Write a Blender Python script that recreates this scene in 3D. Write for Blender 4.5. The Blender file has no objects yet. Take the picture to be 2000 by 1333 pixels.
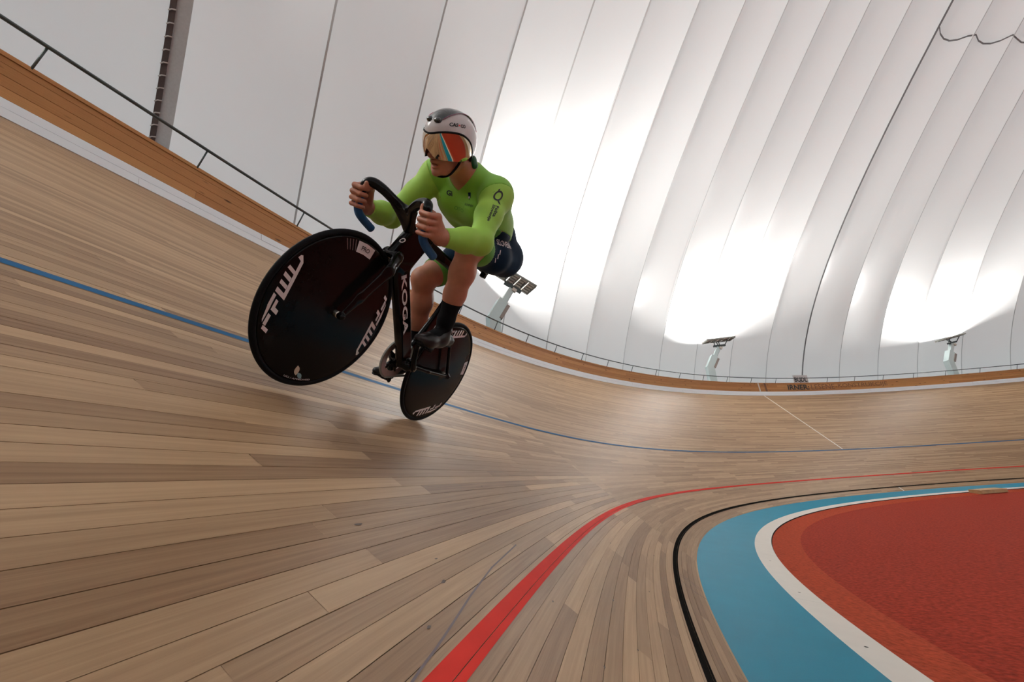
import bpy, bmesh, math, random
import numpy as np
from mathutils import Vector, Matrix
from mathutils.bvhtree import BVHTree
random.seed(7); rng = np.random.default_rng(7)
S = bpy.context.scene
COL = S.collection

# ------------------------------------------------------------------ camera, world, exposure
F_PX = 873.06
CAM = np.array([-0.41711, 0.0, 0.80194])
FW = np.array([-0.16779347, 0.93318584, 0.31781996])
RT = np.array([0.9792746, 0.19487454, -0.05518304])
UPV = np.array([0.11343105, -0.30197367, 0.94654387])
cd = bpy.data.cameras.new('camera'); cam = bpy.data.objects.new('camera', cd); COL.objects.link(cam)
cd.sensor_fit = 'HORIZONTAL'; cd.sensor_width = 36.0; cd.lens = F_PX * 36.0 / 2000.0
cd.clip_start = 0.02; cd.clip_end = 400
cam.matrix_world = Matrix([[RT[i], UPV[i], -FW[i], CAM[i]] for i in range(3)] + [[0, 0, 0, 1]])
S.camera = cam
S.view_settings.view_transform = 'Standard'; S.view_settings.look = 'None'
S.view_settings.exposure = 0.20; S.view_settings.gamma = 1.0; S.view_settings.use_curve_mapping = False
wd = bpy.data.worlds.new('daylight'); S.world = wd; wd.use_nodes = True
wd.node_tree.nodes['Background'].inputs[0].default_value = (0.90, 0.96, 1.0, 1)
wd.node_tree.nodes['Background'].inputs[1].default_value = 0.85
LAMP_W = 1000.0                       # one floodlight bank on a mast

# ------------------------------------------------------------------ helpers
def link(o, parent=None, **props):
    COL.objects.link(o)
    if parent is not None: o.parent = parent
    for k, v in props.items(): o[k] = v
    return o
def mesh_obj(name, V, F, mat, parent=None, smooth=True, uv=None, **props):
    me = bpy.data.meshes.new(name)
    me.from_pydata([tuple(map(float, v)) for v in V], [], [tuple(int(i) for i in f) for f in F])
    if uv is not None:
        lay = me.uv_layers.new(name='UVMap')
        li = np.empty(len(me.loops), np.int32); me.loops.foreach_get('vertex_index', li)
        lay.data.foreach_set('uv', np.asarray(uv, np.float32)[li].ravel())
    if smooth: me.polygons.foreach_set('use_smooth', [True] * len(me.polygons))
    for m in (mat if isinstance(mat, (list, tuple)) else [mat]): me.materials.append(m)
    me.update()
    return link(bpy.data.objects.new(name, me), parent, **props)
def empty(name, M=None, parent=None, **props):
    o = bpy.data.objects.new(name, None); o.empty_display_size = 0.1
    link(o, parent, **props)
    if M is not None: o.matrix_world = M
    return o
def thing(name, label, cat, M=None, group=None):
    o = empty(name, M, label=label, category=cat)
    if group: o['group'] = group
    return o
class MB:
    def __init__(s): s.V = []; s.F = []
    def add(s, V, F):
        n = len(s.V); s.V += [tuple(v) for v in V]; s.F += [tuple(i + n for i in f) for f in F]; return s
    def box(s, c, h, R=None):
        R = np.eye(3) if R is None else np.asarray(R); c = np.asarray(c, float)
        V = [c + R @ (np.array([a, b, e]) * h) for a in (-1, 1) for b in (-1, 1) for e in (-1, 1)]
        return s.add(V, [(0, 1, 3, 2), (4, 6, 7, 5), (0, 4, 5, 1), (2, 3, 7, 6), (0, 2, 6, 4), (1, 5, 7, 3)])
    def tube(s, P, r, n=10, cap=True, sq=None):
        P = np.asarray(P, float); m = len(P); r = np.broadcast_to(np.asarray(r, float), (m,))
        T = np.gradient(P, axis=0); T /= np.linalg.norm(T, axis=1)[:, None]
        up = np.array([0, 0, 1.]) if abs(T[0, 2]) < .9 else np.array([0, 1., 0])
        V = []; 
        for i in range(m):
            a = np.cross(up, T[i]); a /= np.linalg.norm(a); b = np.cross(T[i], a); up = b
            for j in range(n):
                t = 2 * math.pi * j / n; V.append(P[i] + r[i] * (math.cos(t) * a * (sq or 1) + math.sin(t) * b))
        F = [(i * n + j, i * n + (j + 1) % n, (i + 1) * n + (j + 1) % n, (i + 1) * n + j) for i in range(m - 1) for j in range(n)]
        if cap: F += [tuple(range(n))[::-1], tuple((m - 1) * n + j for j in range(n))]
        return s.add(V, F)
    def lathe(s, prof, c, axis='y', n=48, closed=True):
        V = []; m = len(prof); c = np.asarray(c, float)
        for j in range(n):
            t = 2 * math.pi * j / n
            for (r, a) in prof:
                V.append(c + (np.array([r * math.cos(t), a, r * math.sin(t)]) if axis == 'y' else np.array([r * math.cos(t), r * math.sin(t), a])))
        F = [(j * m + i, j * m + i + 1, ((j + 1) % n) * m + i + 1, ((j + 1) % n) * m + i) for j in range(n) for i in range(m - 1)]
        return s.add(V, F)
    def obj(s, name, mat, parent=None, smooth=False, **p): return mesh_obj(name, s.V, s.F, mat, parent, smooth, **p)
def grid_faces(nu, nv, flip=False):
    F = []
    for i in range(nu - 1):
        for j in range(nv - 1):
            q = (i * nv + j, i * nv + j + 1, (i + 1) * nv + j + 1, (i + 1) * nv + j); F.append(q[::-1] if flip else q)
    return F
def bez(P, n=8):
    """Catmull-Rom through the points."""
    P = np.asarray(P, float); Q = np.vstack([2 * P[0] - P[1], P, 2 * P[-1] - P[-2]]); out = []
    for i in range(1, len(Q) - 2):
        for t in np.linspace(0, 1, n, endpoint=False):
            a, b, c, d = Q[i - 1], Q[i], Q[i + 1], Q[i + 2]
            out.append(.5 * (2 * b + (c - a) * t + (2 * a - 5 * b + 4 * c - d) * t * t + (3 * b - a - 3 * c + d) * t ** 3))
    out.append(P[-1]); return np.array(out)

# ------------------------------------------------------------------ materials
def principled(name):
    m = bpy.data.materials.new(name); m.use_nodes = True
    return m, m.node_tree.nodes, m.node_tree.links, m.node_tree.nodes['Principled BSDF']
def mat(name, col, rough=.5, metal=0., var=.12, scale=30., bump=0., bscale=None, coat=0., spec=.5, sheen=0., sss=0.):
    m, N, L, b = principled(name)
    tc = N.new('ShaderNodeTexCoord'); no = N.new('ShaderNodeTexNoise'); no.inputs['Scale'].default_value = scale; no.inputs['Detail'].default_value = 4
    L.new(tc.outputs['Object'], no.inputs['Vector'])
    mx = N.new('ShaderNodeMixRGB'); c = np.array(col)
    mx.inputs[1].default_value = (*np.clip(c * (1 - var), 0, 1), 1); mx.inputs[2].default_value = (*np.clip(c * (1 + var), 0, 1), 1)
    L.new(no.outputs['Fac'], mx.inputs[0]); L.new(mx.outputs[0], b.inputs['Base Color'])
    b.inputs['Roughness'].default_value = rough; b.inputs['Metallic'].default_value = metal
    b.inputs['Coat Weight'].default_value = coat; b.inputs['Specular IOR Level'].default_value = spec; b.inputs['Sheen Weight'].default_value = sheen
    if sss: b.inputs['Subsurface Weight'].default_value = sss; b.inputs['Subsurface Radius'].default_value = (.012, .005, .003)
    if bump:
        n2 = N.new('ShaderNodeTexNoise'); n2.inputs['Scale'].default_value = bscale or scale * 4; n2.inputs['Detail'].default_value = 3
        L.new(tc.outputs['Object'], n2.inputs['Vector'])
        bp = N.new('ShaderNodeBump'); bp.inputs['Strength'].default_value = bump; bp.inputs['Distance'].default_value = .01
        L.new(n2.outputs['Fac'], bp.inputs['Height']); L.new(bp.outputs[0], b.inputs['Normal'])
    return m
def math_node(N, L, op, a, b=None):
    n = N.new('ShaderNodeMath'); n.operation = op
    for i, v in enumerate((a, b)):
        if v is None: continue
        if isinstance(v, (int, float)): n.inputs[i].default_value = v
        else: L.new(v, n.inputs[i])
    return n.outputs[0]
PITCH, PW0 = .05, .02
def wood(name, light, dark, rows, rough=.42, per_object=False, spots=.0):
    """Boards seen along UV = (metres along the track, metres up the bank)."""
    m, N, L, b = principled(name)
    uv = N.new('ShaderNodeUVMap'); sx = N.new('ShaderNodeSeparateXYZ'); L.new(uv.outputs[0], sx.inputs[0])
    u, w = sx.outputs[0], sx.outputs[1]
    r = math_node(N, L, 'DIVIDE', math_node(N, L, 'SUBTRACT', w, PW0), PITCH)
    row = math_node(N, L, 'FLOOR', r); fr = math_node(N, L, 'FRACT', r)
    wn = N.new('ShaderNodeTexWhiteNoise'); wn.noise_dimensions = '1D'; L.new(row, wn.inputs['W'])
    if per_object:
        oi = N.new('ShaderNodeObjectInfo'); tone = oi.outputs['Random']
    else:
        seg = math_node(N, L, 'FLOOR', math_node(N, L, 'ADD', math_node(N, L, 'DIVIDE', u, 2.6), math_node(N, L, 'MULTIPLY', wn.outputs['Value'], 9.0)))
        cb = N.new('ShaderNodeCombineXYZ'); L.new(row, cb.inputs[0]); L.new(seg, cb.inputs[1])
        w2 = N.new('ShaderNodeTexWhiteNoise'); w2.noise_dimensions = '2D'; L.new(cb.outputs[0], w2.inputs['Vector']); tone = w2.outputs['Value']
    cv = N.new('ShaderNodeCombineXYZ')
    L.new(math_node(N, L, 'ADD', math_node(N, L, 'MULTIPLY', u, 1.1), math_node(N, L, 'MULTIPLY', tone, 37.)), cv.inputs[0]); L.new(math_node(N, L, 'MULTIPLY', w, 60.), cv.inputs[1])
    g = N.new('ShaderNodeTexNoise'); g.inputs['Scale'].default_value = 1.6; g.inputs['Detail'].default_value = 6; g.inputs['Roughness'].default_value = .65; g.inputs['Distortion'].default_value = .4
    L.new(cv.outputs[0], g.inputs['Vector'])
    f = math_node(N, L, 'ADD', math_node(N, L, 'MULTIPLY', tone, .50 if per_object else .34), math_node(N, L, 'MULTIPLY', g.outputs['Fac'], .62 if per_object else .76))
    rp = N.new('ShaderNodeValToRGB'); e = rp.color_ramp.elements; e[0].position = .20; e[0].color = (*dark, 1); e[1].position = .88; e[1].color = (*light, 1)
    L.new(f, rp.inputs[0]); out = rp.outputs[0]
    # scuffs and knots, worn in at random
    sc = N.new('ShaderNodeTexNoise'); sc.inputs['Scale'].default_value = 7.; sc.inputs['Detail'].default_value = 5; sc.inputs['Roughness'].default_value = .6; sc.inputs['Distortion'].default_value = 1.2
    cs = N.new('ShaderNodeCombineXYZ'); L.new(math_node(N, L, 'MULTIPLY', u, .55), cs.inputs[0]); L.new(math_node(N, L, 'MULTIPLY', w, 2.2), cs.inputs[1]); L.new(cs.outputs[0], sc.inputs['Vector'])
    sr = N.new('ShaderNodeValToRGB'); sr.color_ramp.elements[0].position = .72; sr.color_ramp.elements[0].color = (0, 0, 0, 1); sr.color_ramp.elements[1].position = .80; sr.color_ramp.elements[1].color = (1, 1, 1, 1)
    L.new(sc.outputs['Fac'], sr.inputs[0])
    mx = N.new('ShaderNodeMixRGB'); mx.inputs[2].default_value = (.12, .075, .05, 1); L.new(math_node(N, L, 'MULTIPLY', sr.outputs[0], .75), mx.inputs[0]); L.new(out, mx.inputs[1]); out = mx.outputs[0]
    if rows:
        ed = math_node(N, L, 'LESS_THAN', fr, .035)
        mg = N.new('ShaderNodeMixRGB'); mg.inputs[2].default_value = (.10, .06, .035, 1); L.new(math_node(N, L, 'MULTIPLY', ed, .7), mg.inputs[0]); L.new(out, mg.inputs[1]); out = mg.outputs[0]
    if spots:
        vo = N.new('ShaderNodeTexVoronoi'); vo.inputs['Scale'].default_value = 1.; cv2 = N.new('ShaderNodeCombineXYZ')
        L.new(math_node(N, L, 'MULTIPLY', u, 2.6), cv2.inputs[0]); L.new(math_node(N, L, 'MULTIPLY', w, 8.), cv2.inputs[1]); L.new(cv2.outputs[0], vo.inputs['Vector'])
        k = N.new('ShaderNodeValToRGB'); k.color_ramp.elements[0].position = .07; k.color_ramp.elements[0].color = (1, 1, 1, 1); k.color_ramp.elements[1].position = .15; k.color_ramp.elements[1].color = (0, 0, 0, 1)
        L.new(vo.outputs['Distance'], k.inputs[0]); mk = N.new('ShaderNodeMixRGB'); mk.inputs[2].default_value = (.07, .03, .012, 1)
        L.new(math_node(N, L, 'MULTIPLY', k.outputs[0], spots), mk.inputs[0]); L.new(out, mk.inputs[1]); out = mk.outputs[0]
    L.new(out, b.inputs['Base Color']); b.inputs['Roughness'].default_value = rough; b.inputs['Specular IOR Level'].default_value = .22
    bp = N.new('ShaderNodeBump'); bp.inputs['Strength'].default_value = .12; bp.inputs['Distance'].default_value = .004; L.new(g.outputs['Fac'], bp.inputs['Height']); L.new(bp.outputs[0], b.inputs['Normal'])
    return m
M_TRACK = wood('track_wood', (.47, .315, .182), (.165, .086, .042), True, .5)
M_PLANK = wood('plank_wood', (.47, .315, .182), (.165, .086, .042), False, .48, per_object=True)
M_BOARD = wood('board_wood', (.56, .29, .11), (.36, .155, .05), False, .5, per_object=True, spots=.85)
M_RED = mat('red_line_paint', (.60, .04, .03), .55, spec=.02, var=.15, scale=8)
M_BLACK = mat('black_line_paint', (.012, .011, .010), .6, spec=0., var=.3, scale=8)
M_BLUE = mat('blue_line_paint', (.03, .12, .25), .55, spec=.02, var=.2, scale=8)
M_COTE = mat('azure_paint', (.010, .19, .29), .5, spec=.06, var=.10, scale=3, bump=.05, bscale=120)
M_WHITE = mat('white_paint', (.62, .58, .52), .5, var=.06, scale=6)
M_BANDW = mat('pale_band_paint', (.82, .88, .92), .5, var=.03, scale=3)
M_INF = mat('red_granules', (.27, .030, .015), .95, var=.85, scale=30, bump=.9, bscale=90, spec=.1)
M_INF_LIT = mat('red_granules_lit_edge', (.34, .050, .020), .95, var=.75, scale=30, bump=.8, bscale=90, spec=.1)  # same granules; light falling on the slope is mixed into this brighter orange
M_CONC = mat('concrete', (.35, .35, .34), .9, scale=2)
M_STEEL = mat('dark_steel', (.07, .085, .085), .45, .6)
M_MAST = mat('mast_paint', (.50, .60, .60), .5, var=.06, scale=3)
M_MASTB = mat('cabinet_paint', (.23, .19, .17), .55)
M_LAMPH = mat('lamp_housing', (.18, .18, .16), .5)
M_LAMPL = mat('lamp_body', (.52, .48, .42), .5)
M_CARBON = mat('gloss_carbon', (.004, .004, .0045), .15, coat=.0, var=.2, spec=.16)
M_DISC = mat('disc_carbon', (.005, .0045, .0045), .2, coat=0., var=.2, spec=.13)
M_TYRE = mat('tyre_rubber', (.004, .004, .005), .6, spec=.1)
M_DECAL = mat('decal_white', (.74, .69, .70), .5, var=.04)
M_METAL = mat('bright_metal', (.62, .58, .52), .25, 1.)
M_RING = mat('chainring_alloy', (.42, .30, .27), .35, .9)
M_GRIP = mat('blue_grip', (.016, .10, .27), .75, bump=.3, bscale=500)
M_RUB = mat('black_rubber', (.005, .005, .006), .6, spec=.12)
M_SKIN = mat('skin', (.43, .172, .102), .45, var=.22, scale=22, sss=.12, bump=.08, bscale=150)
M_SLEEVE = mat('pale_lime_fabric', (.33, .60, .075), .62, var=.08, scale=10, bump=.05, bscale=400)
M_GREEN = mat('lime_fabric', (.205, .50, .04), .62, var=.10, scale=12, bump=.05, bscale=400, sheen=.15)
M_GRNB = mat('green_band_fabric', (.10, .33, .035), .62, var=.12, scale=12)
M_NAVY = mat('navy_fabric', (.005, .017, .036), .65, var=.2, scale=12, spec=.05)
M_SOCK = mat('black_sock', (.005, .005, .006), .8, spec=.1)
M_SHOE = mat('black_overshoe', (.005, .005, .006), .35, spec=.3)
M_INK = mat('black_print', (.012, .014, .016), .6)
M_HELM = mat('helmet_white', (.60, .57, .57), .22, coat=.5, var=.04)
M_HELMD = mat('helmet_black', (.018, .024, .026), .18, coat=.6)
M_VISOR = mat('mirror_visor', (.72, .60, .45), .03, 1., var=.02)
M_REDDOT = mat('red_print', (.7, .02, .02), .5)
M_PINK = mat('pink_pinstripe', (.40, .12, .22), .4)
M_DGRN = mat('dark_green_plastic', (.01, .10, .03), .3)
M_WEDGE = mat('ramp_wood', (.42, .26, .12), .6, var=.25, scale=9)
M_SIGN = mat('sign_board', (.52, .50, .50), .6, var=.2, scale=14)
M_SEAM = mat('seam_tape', (.55, .56, .56), .7)
M_SEAMD = mat('seam_dark', (.20, .205, .21), .7)
M_LACE = mat('lacing_strip', (.085, .06, .055), .7)
M_ROPE = mat('lacing_rope', (.55, .50, .47), .8)
def membrane():
    m = bpy.data.materials.new('membrane'); m.use_nodes = True; N, L = m.node_tree.nodes, m.node_tree.links
    N.remove(N['Principled BSDF']); out = N['Material Output']
    d = N.new('ShaderNodeBsdfDiffuse'); t = N.new('ShaderNodeBsdfTranslucent'); a = N.new('ShaderNodeAddShader'); g = N.new('ShaderNodeBsdfGlossy'); mx = N.new('ShaderNodeMixShader')
    tc = N.new('ShaderNodeTexCoord'); no = N.new('ShaderNodeTexNoise'); no.inputs['Scale'].default_value = .35; no.inputs['Detail'].default_value = 3; L.new(tc.outputs['Object'], no.inputs['Vector'])
    c = N.new('ShaderNodeMixRGB'); c.inputs[1].default_value = (.58, .59, .585, 1); c.inputs[2].default_value = (.62, .62, .61, 1); L.new(no.outputs['Fac'], c.inputs[0]); L.new(c.outputs[0], d.inputs[0])
    t.inputs[0].default_value = (.30, .30, .295, 1); g.inputs['Roughness'].default_value = .35; g.inputs[0].default_value = (.9, .9, .9, 1)
    L.new(d.outputs[0], a.inputs[0]); L.new(t.outputs[0], a.inputs[1]); mx.inputs[0].default_value = .06
    L.new(a.outputs[0], mx.inputs[1]); L.new(g.outputs[0], mx.inputs[2]); L.new(mx.outputs[0], out.inputs[0])
    return m
M_MEM = membrane()

# ------------------------------------------------------------------ track geometry: u along, w up the bank
KN = np.array([-8, 0, 8, 18, 30, 45, 60, 75, 92, 125.])
KK = np.array([0.0146606, 0.0238711, 0.0463226, 0.0469943, 0.0578831, 0.0598901, 0.053321, 0.0414512, 0.0258025, 0.0087577])
TH = np.array([0.3653049, 0.6271858, 0.7252247, 0.7391752, 0.7669742, 0.7424, 0.6990444, 0.6158285, 0.4992969, 0.363683])
def spl(v, x):
    h = np.diff(KN); n = len(KN); A = np.zeros((n, n)); b = np.zeros(n); A[0, 0] = A[-1, -1] = 1
    for i in range(1, n - 1):
        A[i, i - 1] = h[i - 1]; A[i, i] = 2 * (h[i - 1] + h[i]); A[i, i + 1] = h[i]; b[i] = 6 * ((v[i + 1] - v[i]) / h[i] - (v[i] - v[i - 1]) / h[i - 1])
    Mm = np.linalg.solve(A, b); i = np.clip(np.searchsorted(KN, x) - 1, 0, n - 2); t = x - KN[i]; H = h[i]; s = KN[i + 1] - x
    return Mm[i] * s ** 3 / (6 * H) + Mm[i + 1] * t ** 3 / (6 * H) + (v[i] / H - Mm[i] * H / 6) * s + (v[i + 1] / H - Mm[i + 1] * H / 6) * t
UA = np.arange(-44, 104.001, .05); UM = 31.0
def ext(v, lo, lo_u):
    def f(u):
        u = np.where(u > 35, 2 * UM - u, u)
        a = spl(v, np.clip(u, -8, 40)); t = np.clip((-8 - u) / (lo_u), 0, 1); t = t * t * (3 - 2 * t)
        return a * (1 - t) + lo * t
    return f(UA)
KA = ext(KK, 0., 7.); TA = ext(TH, math.radians(13), 20.)
psi = np.concatenate([[0], np.cumsum((KA[1:] + KA[:-1]) / 2 * np.diff(UA))]); i0 = np.argmin(abs(UA)); psi -= psi[i0]
XA = np.concatenate([[0], np.cumsum((np.sin(psi)[1:] + np.sin(psi)[:-1]) / 2 * np.diff(UA))]); YA = np.concatenate([[0], np.cumsum((np.cos(psi)[1:] + np.cos(psi)[:-1]) / 2 * np.diff(UA))])
XA -= XA[i0]; YA -= YA[i0]
ZV = np.array([0, 0, 1.])
def edge(u):
    u = np.atleast_1d(np.asarray(u, float)); z = 0 * u
    ps = np.interp(u, UA, psi)
    return np.stack([np.interp(u, UA, XA), np.interp(u, UA, YA), z], 1), np.stack([-np.cos(ps), np.sin(ps), z], 1), np.interp(u, UA, TA), ps
def surf(u, w, off=0.):
    P, L, th, ps = edge(u); c, s = np.cos(th)[:, None], np.sin(th)[:, None]; w = np.broadcast_to(np.asarray(w, float), (len(P),))[:, None]
    return P + w * (c * L + s * ZV) + off * (-s * L + c * ZV)
WTOP, BAND, WALLH, POSTH = 7.01058, .21308, .44208, .25962
def wall_pt(u, t, out=0.):
    """Point on the outer fence: t in metres up from the foot of the pale band; out = metres towards the outside."""
    P, L, th, ps = edge(u); b = surf(u, WTOP - BAND); tb = (th + .7264)[:, None]; t = np.broadcast_to(np.asarray(t, float), (len(P),))[:, None]
    q = b + np.minimum(t, BAND) * (np.cos(tb) * L + np.sin(tb) * ZV)
    wl = (-.04204 + .10994 * th)[:, None]; q = q + np.maximum(t - BAND, 0) * (-np.sin(wl) * L + np.cos(wl) * ZV)
    return q + out * L
def rail_pt(u, t=POSTH):
    P, L, th, ps = edge(u); a = (.08367 + .67107 * th)[:, None]
    return wall_pt(u, BAND + WALLH) + t * (-np.sin(a) * L + np.cos(a) * ZV)
CS, CW, WW = .16981, .66796, .21916
def apron_pt(u, t, off=0.):
    P, L, th, ps = edge(u); t = np.broadcast_to(np.asarray(t, float), (len(P),))[:, None]
    return P - t * (math.cos(CS) * L + math.sin(CS) * ZV) + off * (math.cos(CS) * ZV - math.sin(CS) * L)
UG = np.concatenate([np.arange(-43, -4, 1.), np.arange(-4, 8, .1), np.arange(8, 42, .25), np.arange(42, 103.1, 1.)])
def ribbon(name, fa, fb, us, mat_, parent=None, uvw=(0, 1), n=2, **p):
    A = fa(us); B = fb(us); V = []; uv = []
    for i in range(len(us)):
        for j in range(n):
            t = j / (n - 1); V.append(A[i] * (1 - t) + B[i] * t); uv.append((us[i], uvw[0] * (1 - t) + uvw[1] * t))
    return mesh_obj(name, V, grid_faces(len(us), n, True), mat_, parent, True, uv, **p)
# floor (track), apron, infield, ground
floor = ribbon('floor', lambda u: surf(u, 0, -.004), lambda u: surf(u, WTOP - BAND + .02, -.004), UG, M_TRACK, None, (0, WTOP - BAND), 5, kind='structure', label='banked wooden cycling track curving round the infield')
# planks, single ones near the camera
PL_U0, PL_U1, PL_W1 = -.9, 5.4, 3.12
nrow = int((PL_W1 - PW0) / PITCH) + 1
for r in range(-1, nrow):
    w0, w1 = max(0., PW0 + r * PITCH) + .0007, PW0 + (r + 1) * PITCH - .0007
    cuts = [PL_U0]; c = PL_U0 + rng.uniform(.5, 2.6)
    while c < PL_U1 - .4: cuts.append(c); c += rng.uniform(1.7, 2.9)
    cuts.append(PL_U1)
    for a, b in zip(cuts[:-1], cuts[1:]):
        n = max(3, int((b - a) / .3) + 1); us = np.linspace(a + .0006, b - .0006, n)
        dz = rng.uniform(-.0004, .0003); rows_ = [surf(us, w0, -.004), surf(us, w0, dz), surf(us, w1, dz), surf(us, w1, -.004)]
        V = np.concatenate(rows_); uv = np.concatenate([np.stack([us, np.full(n, ww)], 1) for ww in (w0, w0, w1, w1)])
        F = [(k * n + i, k * n + i + 1, (k + 1) * n + i + 1, (k + 1) * n + i)[::-1] for k in range(3) for i in range(n - 1)]
        mesh_obj('plank', V, F, M_PLANK, floor, False, uv)
# painted lines (thin paint, broken where two planks meet)
for nm, w, m_, lab in (('red_line', .87834, M_RED, 'broad red painted line'), ('black_line', .23131, M_BLACK, 'black painted line near the inner edge'), ('blue_line', 2.45268, M_BLUE, 'blue painted line')):
    us = UG; ws = sorted([w - .025, w + .025] + [PW0 + k * PITCH for k in range(70) if w - .025 < PW0 + k * PITCH < w + .025])
    V, F, uv = [], [], []
    for a, b in zip(ws[:-1], ws[1:]):
        a2 = a + (.0007 if a > ws[0] else 0); b2 = b - (.0007 if b < ws[-1] else 0); o = len(V)
        V += list(np.stack([surf(us, a2, .0007), surf(us, b2, .0007)], 1).reshape(-1, 3)); F += [tuple(i + o for i in f) for f in grid_faces(len(us), 2, True)]
    mesh_obj(nm, V, F, m_, floor, True, label=lab)
def strip_w(name, u, w0, w1, hw, m_, lab):
    ws = np.linspace(w0, w1, 12); V = []
    for w in ws: V += list(surf([u - hw, u + hw], w, .001))
    mesh_obj(name, V, grid_faces(12, 2), m_, floor, True, label=lab)
strip_w('cross_line', 23.69, 2.5, WTOP - BAND, .03, M_WHITE, 'thin white line running up the bank')
strip_w('cross_line', 23.69, .01, .2, .03, M_WHITE, 'short white dash beside the black line')
pts = [(1.69, 1.0048), (1.332, .9842), (1.095, .9588), (.917, .9354), (.8207, .9237), (.748, .917), (.704, .9117), (.5, .888)]
us = np.array([p[0] for p in pts]); ws = np.array([p[1] for p in pts])
V = np.stack([surf(us, ws - .0022, .0012), surf(us, ws + .0022, .0012)], 1).reshape(-1, 3)
mesh_obj('pencil_line', V, grid_faces(len(us), 2), mat('dark_scratch', (.10, .07, .075), .6), floor, True, label='thin dark slanting scratch beside the red line')
# dark knots and scuffs that show singly on the near planks
for pts in ([(3.96, .200), (4.03, .15), (4.02, .096), (4.0, .018)], [(3.90, .195), (3.96, .14), (3.95, .08), (3.93, .03)], [(3.74, .2), (3.70, .15), (3.69, .10), (3.76, .004)]):
    us = np.array([p_[0] for p_ in pts]); ws = np.array([p_[1] for p_ in pts]); V = np.stack([surf(us - .006, ws, .0013), surf(us + .006, ws, .0013)], 1).reshape(-1, 3)
    mesh_obj('tyre_mark', V, grid_faces(len(us), 2, True), bpy.data.materials['dark_scratch'], floor, True)
knots = [(1.05, 1.02, .010), (.98, 1.24, .012), (.86, .96, .007), (1.45, .80, .007), (2.9, 1.12, .010), (1.95, .62, .012), (2.6, .45, .008), (1.3, .62, .007), (3.4, 1.5, .010), (2.1, 1.34, .009), (1.62, .52, .007), (1.12, 1.08, .006), (4.6, 1.2, .014), (2.45, .36, .008), (3.1, .72, .012), (3.9, .42, .014)]
M_KNOT = mat('dark_knot', (.075, .048, .035), .6, var=.4, scale=60)
for (u, w, r) in knots:
    r *= .62
    a = rng.uniform(0, 6); P0 = [surf(u + 1.9 * r * math.cos(t) * (1 + .3 * math.sin(3 * t + a)), w + .55 * r * math.sin(t) * (1 + .25 * math.cos(2 * t + a)), .0011)[0] for t in np.linspace(0, 2 * math.pi, 14, endpoint=False)]
    mesh_obj('knot', P0, [tuple(range(14))[::-1]], M_KNOT, floor, False)
ribbon('trim_1', lambda u: apron_pt(u, 0), lambda u: apron_pt(u, CW), UG, M_COTE, None, (0, CW), 3, kind='structure', label='azure blue painted apron strip inside the black line')
ribbon('trim_2', lambda u: apron_pt(u, CW), lambda u: apron_pt(u, CW + WW), UG, M_WHITE, None, (0, WW), 2, kind='structure', label='white kerb strip between azure apron and red infield')
kerb = bpy.data.objects['trim_2']
ribbon('kerb_shadow_gap', lambda u: apron_pt(u, CW + WW), lambda u: apron_pt(u, CW + WW + .002) - .05 * ZV, UG, M_RUB, kerb)  # black strip paints in the shadow line between kerb and infield
for u in (1.93, 2.17, 3.3, 4.7, 6.4):            # bolt holes and board joints in the kerb
    V = [apron_pt(u + .011 * math.cos(t), CW + .105 + .011 * math.sin(t), .001)[0] for t in np.linspace(0, 6.283, 12, endpoint=False)]
    mesh_obj('bolt_hole', V, [tuple(range(12))], M_RUB, kerb, False)
for u in (2.07, 4.4, 6.9, 9.3):
    V = list(apron_pt([u, u + .003], CW + .004, .001)) + list(apron_pt([u, u + .003], CW + WW - .004, .001))
    mesh_obj('kerb_joint', V, [(0, 1, 3, 2)], M_LAMPH, kerb, False)
ZI = -.24
def inf_in(u): 
    q = apron_pt(u, CW + WW + .40); q[:, 2] = ZI; return q
def inf_out(u):
    q = apron_pt(u, CW + WW + .008); q[:, 2] -= .018; return q
ue = UG[(UG > -43) & (UG < 103)]
ip = inf_in(ue)
infield = mesh_obj('floor_infield', list(ip), [tuple(range(len(ip)))], M_INF, None, False, kind='structure', label='red granular rubber infield')
ribbon('infield_margin', inf_out, inf_in, UG, M_INF_LIT, infield, (0, 1), 3, label='sloping margin of the red infield, brighter light painted into its colour')

# outer fence: two pale boards, four pine boards and a cap, in lengths
wall = empty('wall_outer', kind='structure', label='pine board fence above a pale band along the top of the track')
arc = np.concatenate([[0], np.cumsum(np.linalg.norm(np.diff(wall_pt(UG, BAND + WALLH), axis=0), axis=1))])
rows_ = [(0., .105, M_BANDW), (.107, .212, M_BANDW), (BAND, BAND + .105, M_BOARD), (BAND + .107, BAND + .215, M_BOARD), (BAND + .217, BAND + .33, M_BOARD), (BAND + .332, BAND + .395, M_BOARD)]
ucuts = [-30., -20., -12., -6.] + list(np.arange(-1.2, 40, 4.1)) + [48., 56., 66., 76., 88.]
for ri, (t0, t1, m_) in enumerate(rows_):
    sh = (ri * 1.37) % 2.2
    for a, b in zip(ucuts[:-1], ucuts[1:]):
        a2 = a + (sh if a > ucuts[0] else 0); b2 = b + (sh if b < ucuts[-1] else 0)
        us = np.linspace(a2 + .001, b2 - .001, max(4, int((b2 - a2) / .5) + 1)); n = len(us)
        jit = rng.uniform(-.002, .002)
        sec = [(t0 + .001, .02), (t0 + .001, jit), (t1 - .001, jit), (t1 - .001, .02)]
        V = np.concatenate([wall_pt(us, t, o) for t, o in sec]); uv = np.concatenate([np.stack([us, np.full(n, t)], 1) for t, o in sec])
        F = [(k * n + i, k * n + i + 1, (k + 1) * n + i + 1, (k + 1) * n + i)[::-1] for k in range(3) for i in range(n - 1)]
        mesh_obj('board', V, F, m_, wall, False, uv)
us = UG[(UG > -31) & (UG < 89)]; n = len(us)
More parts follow.
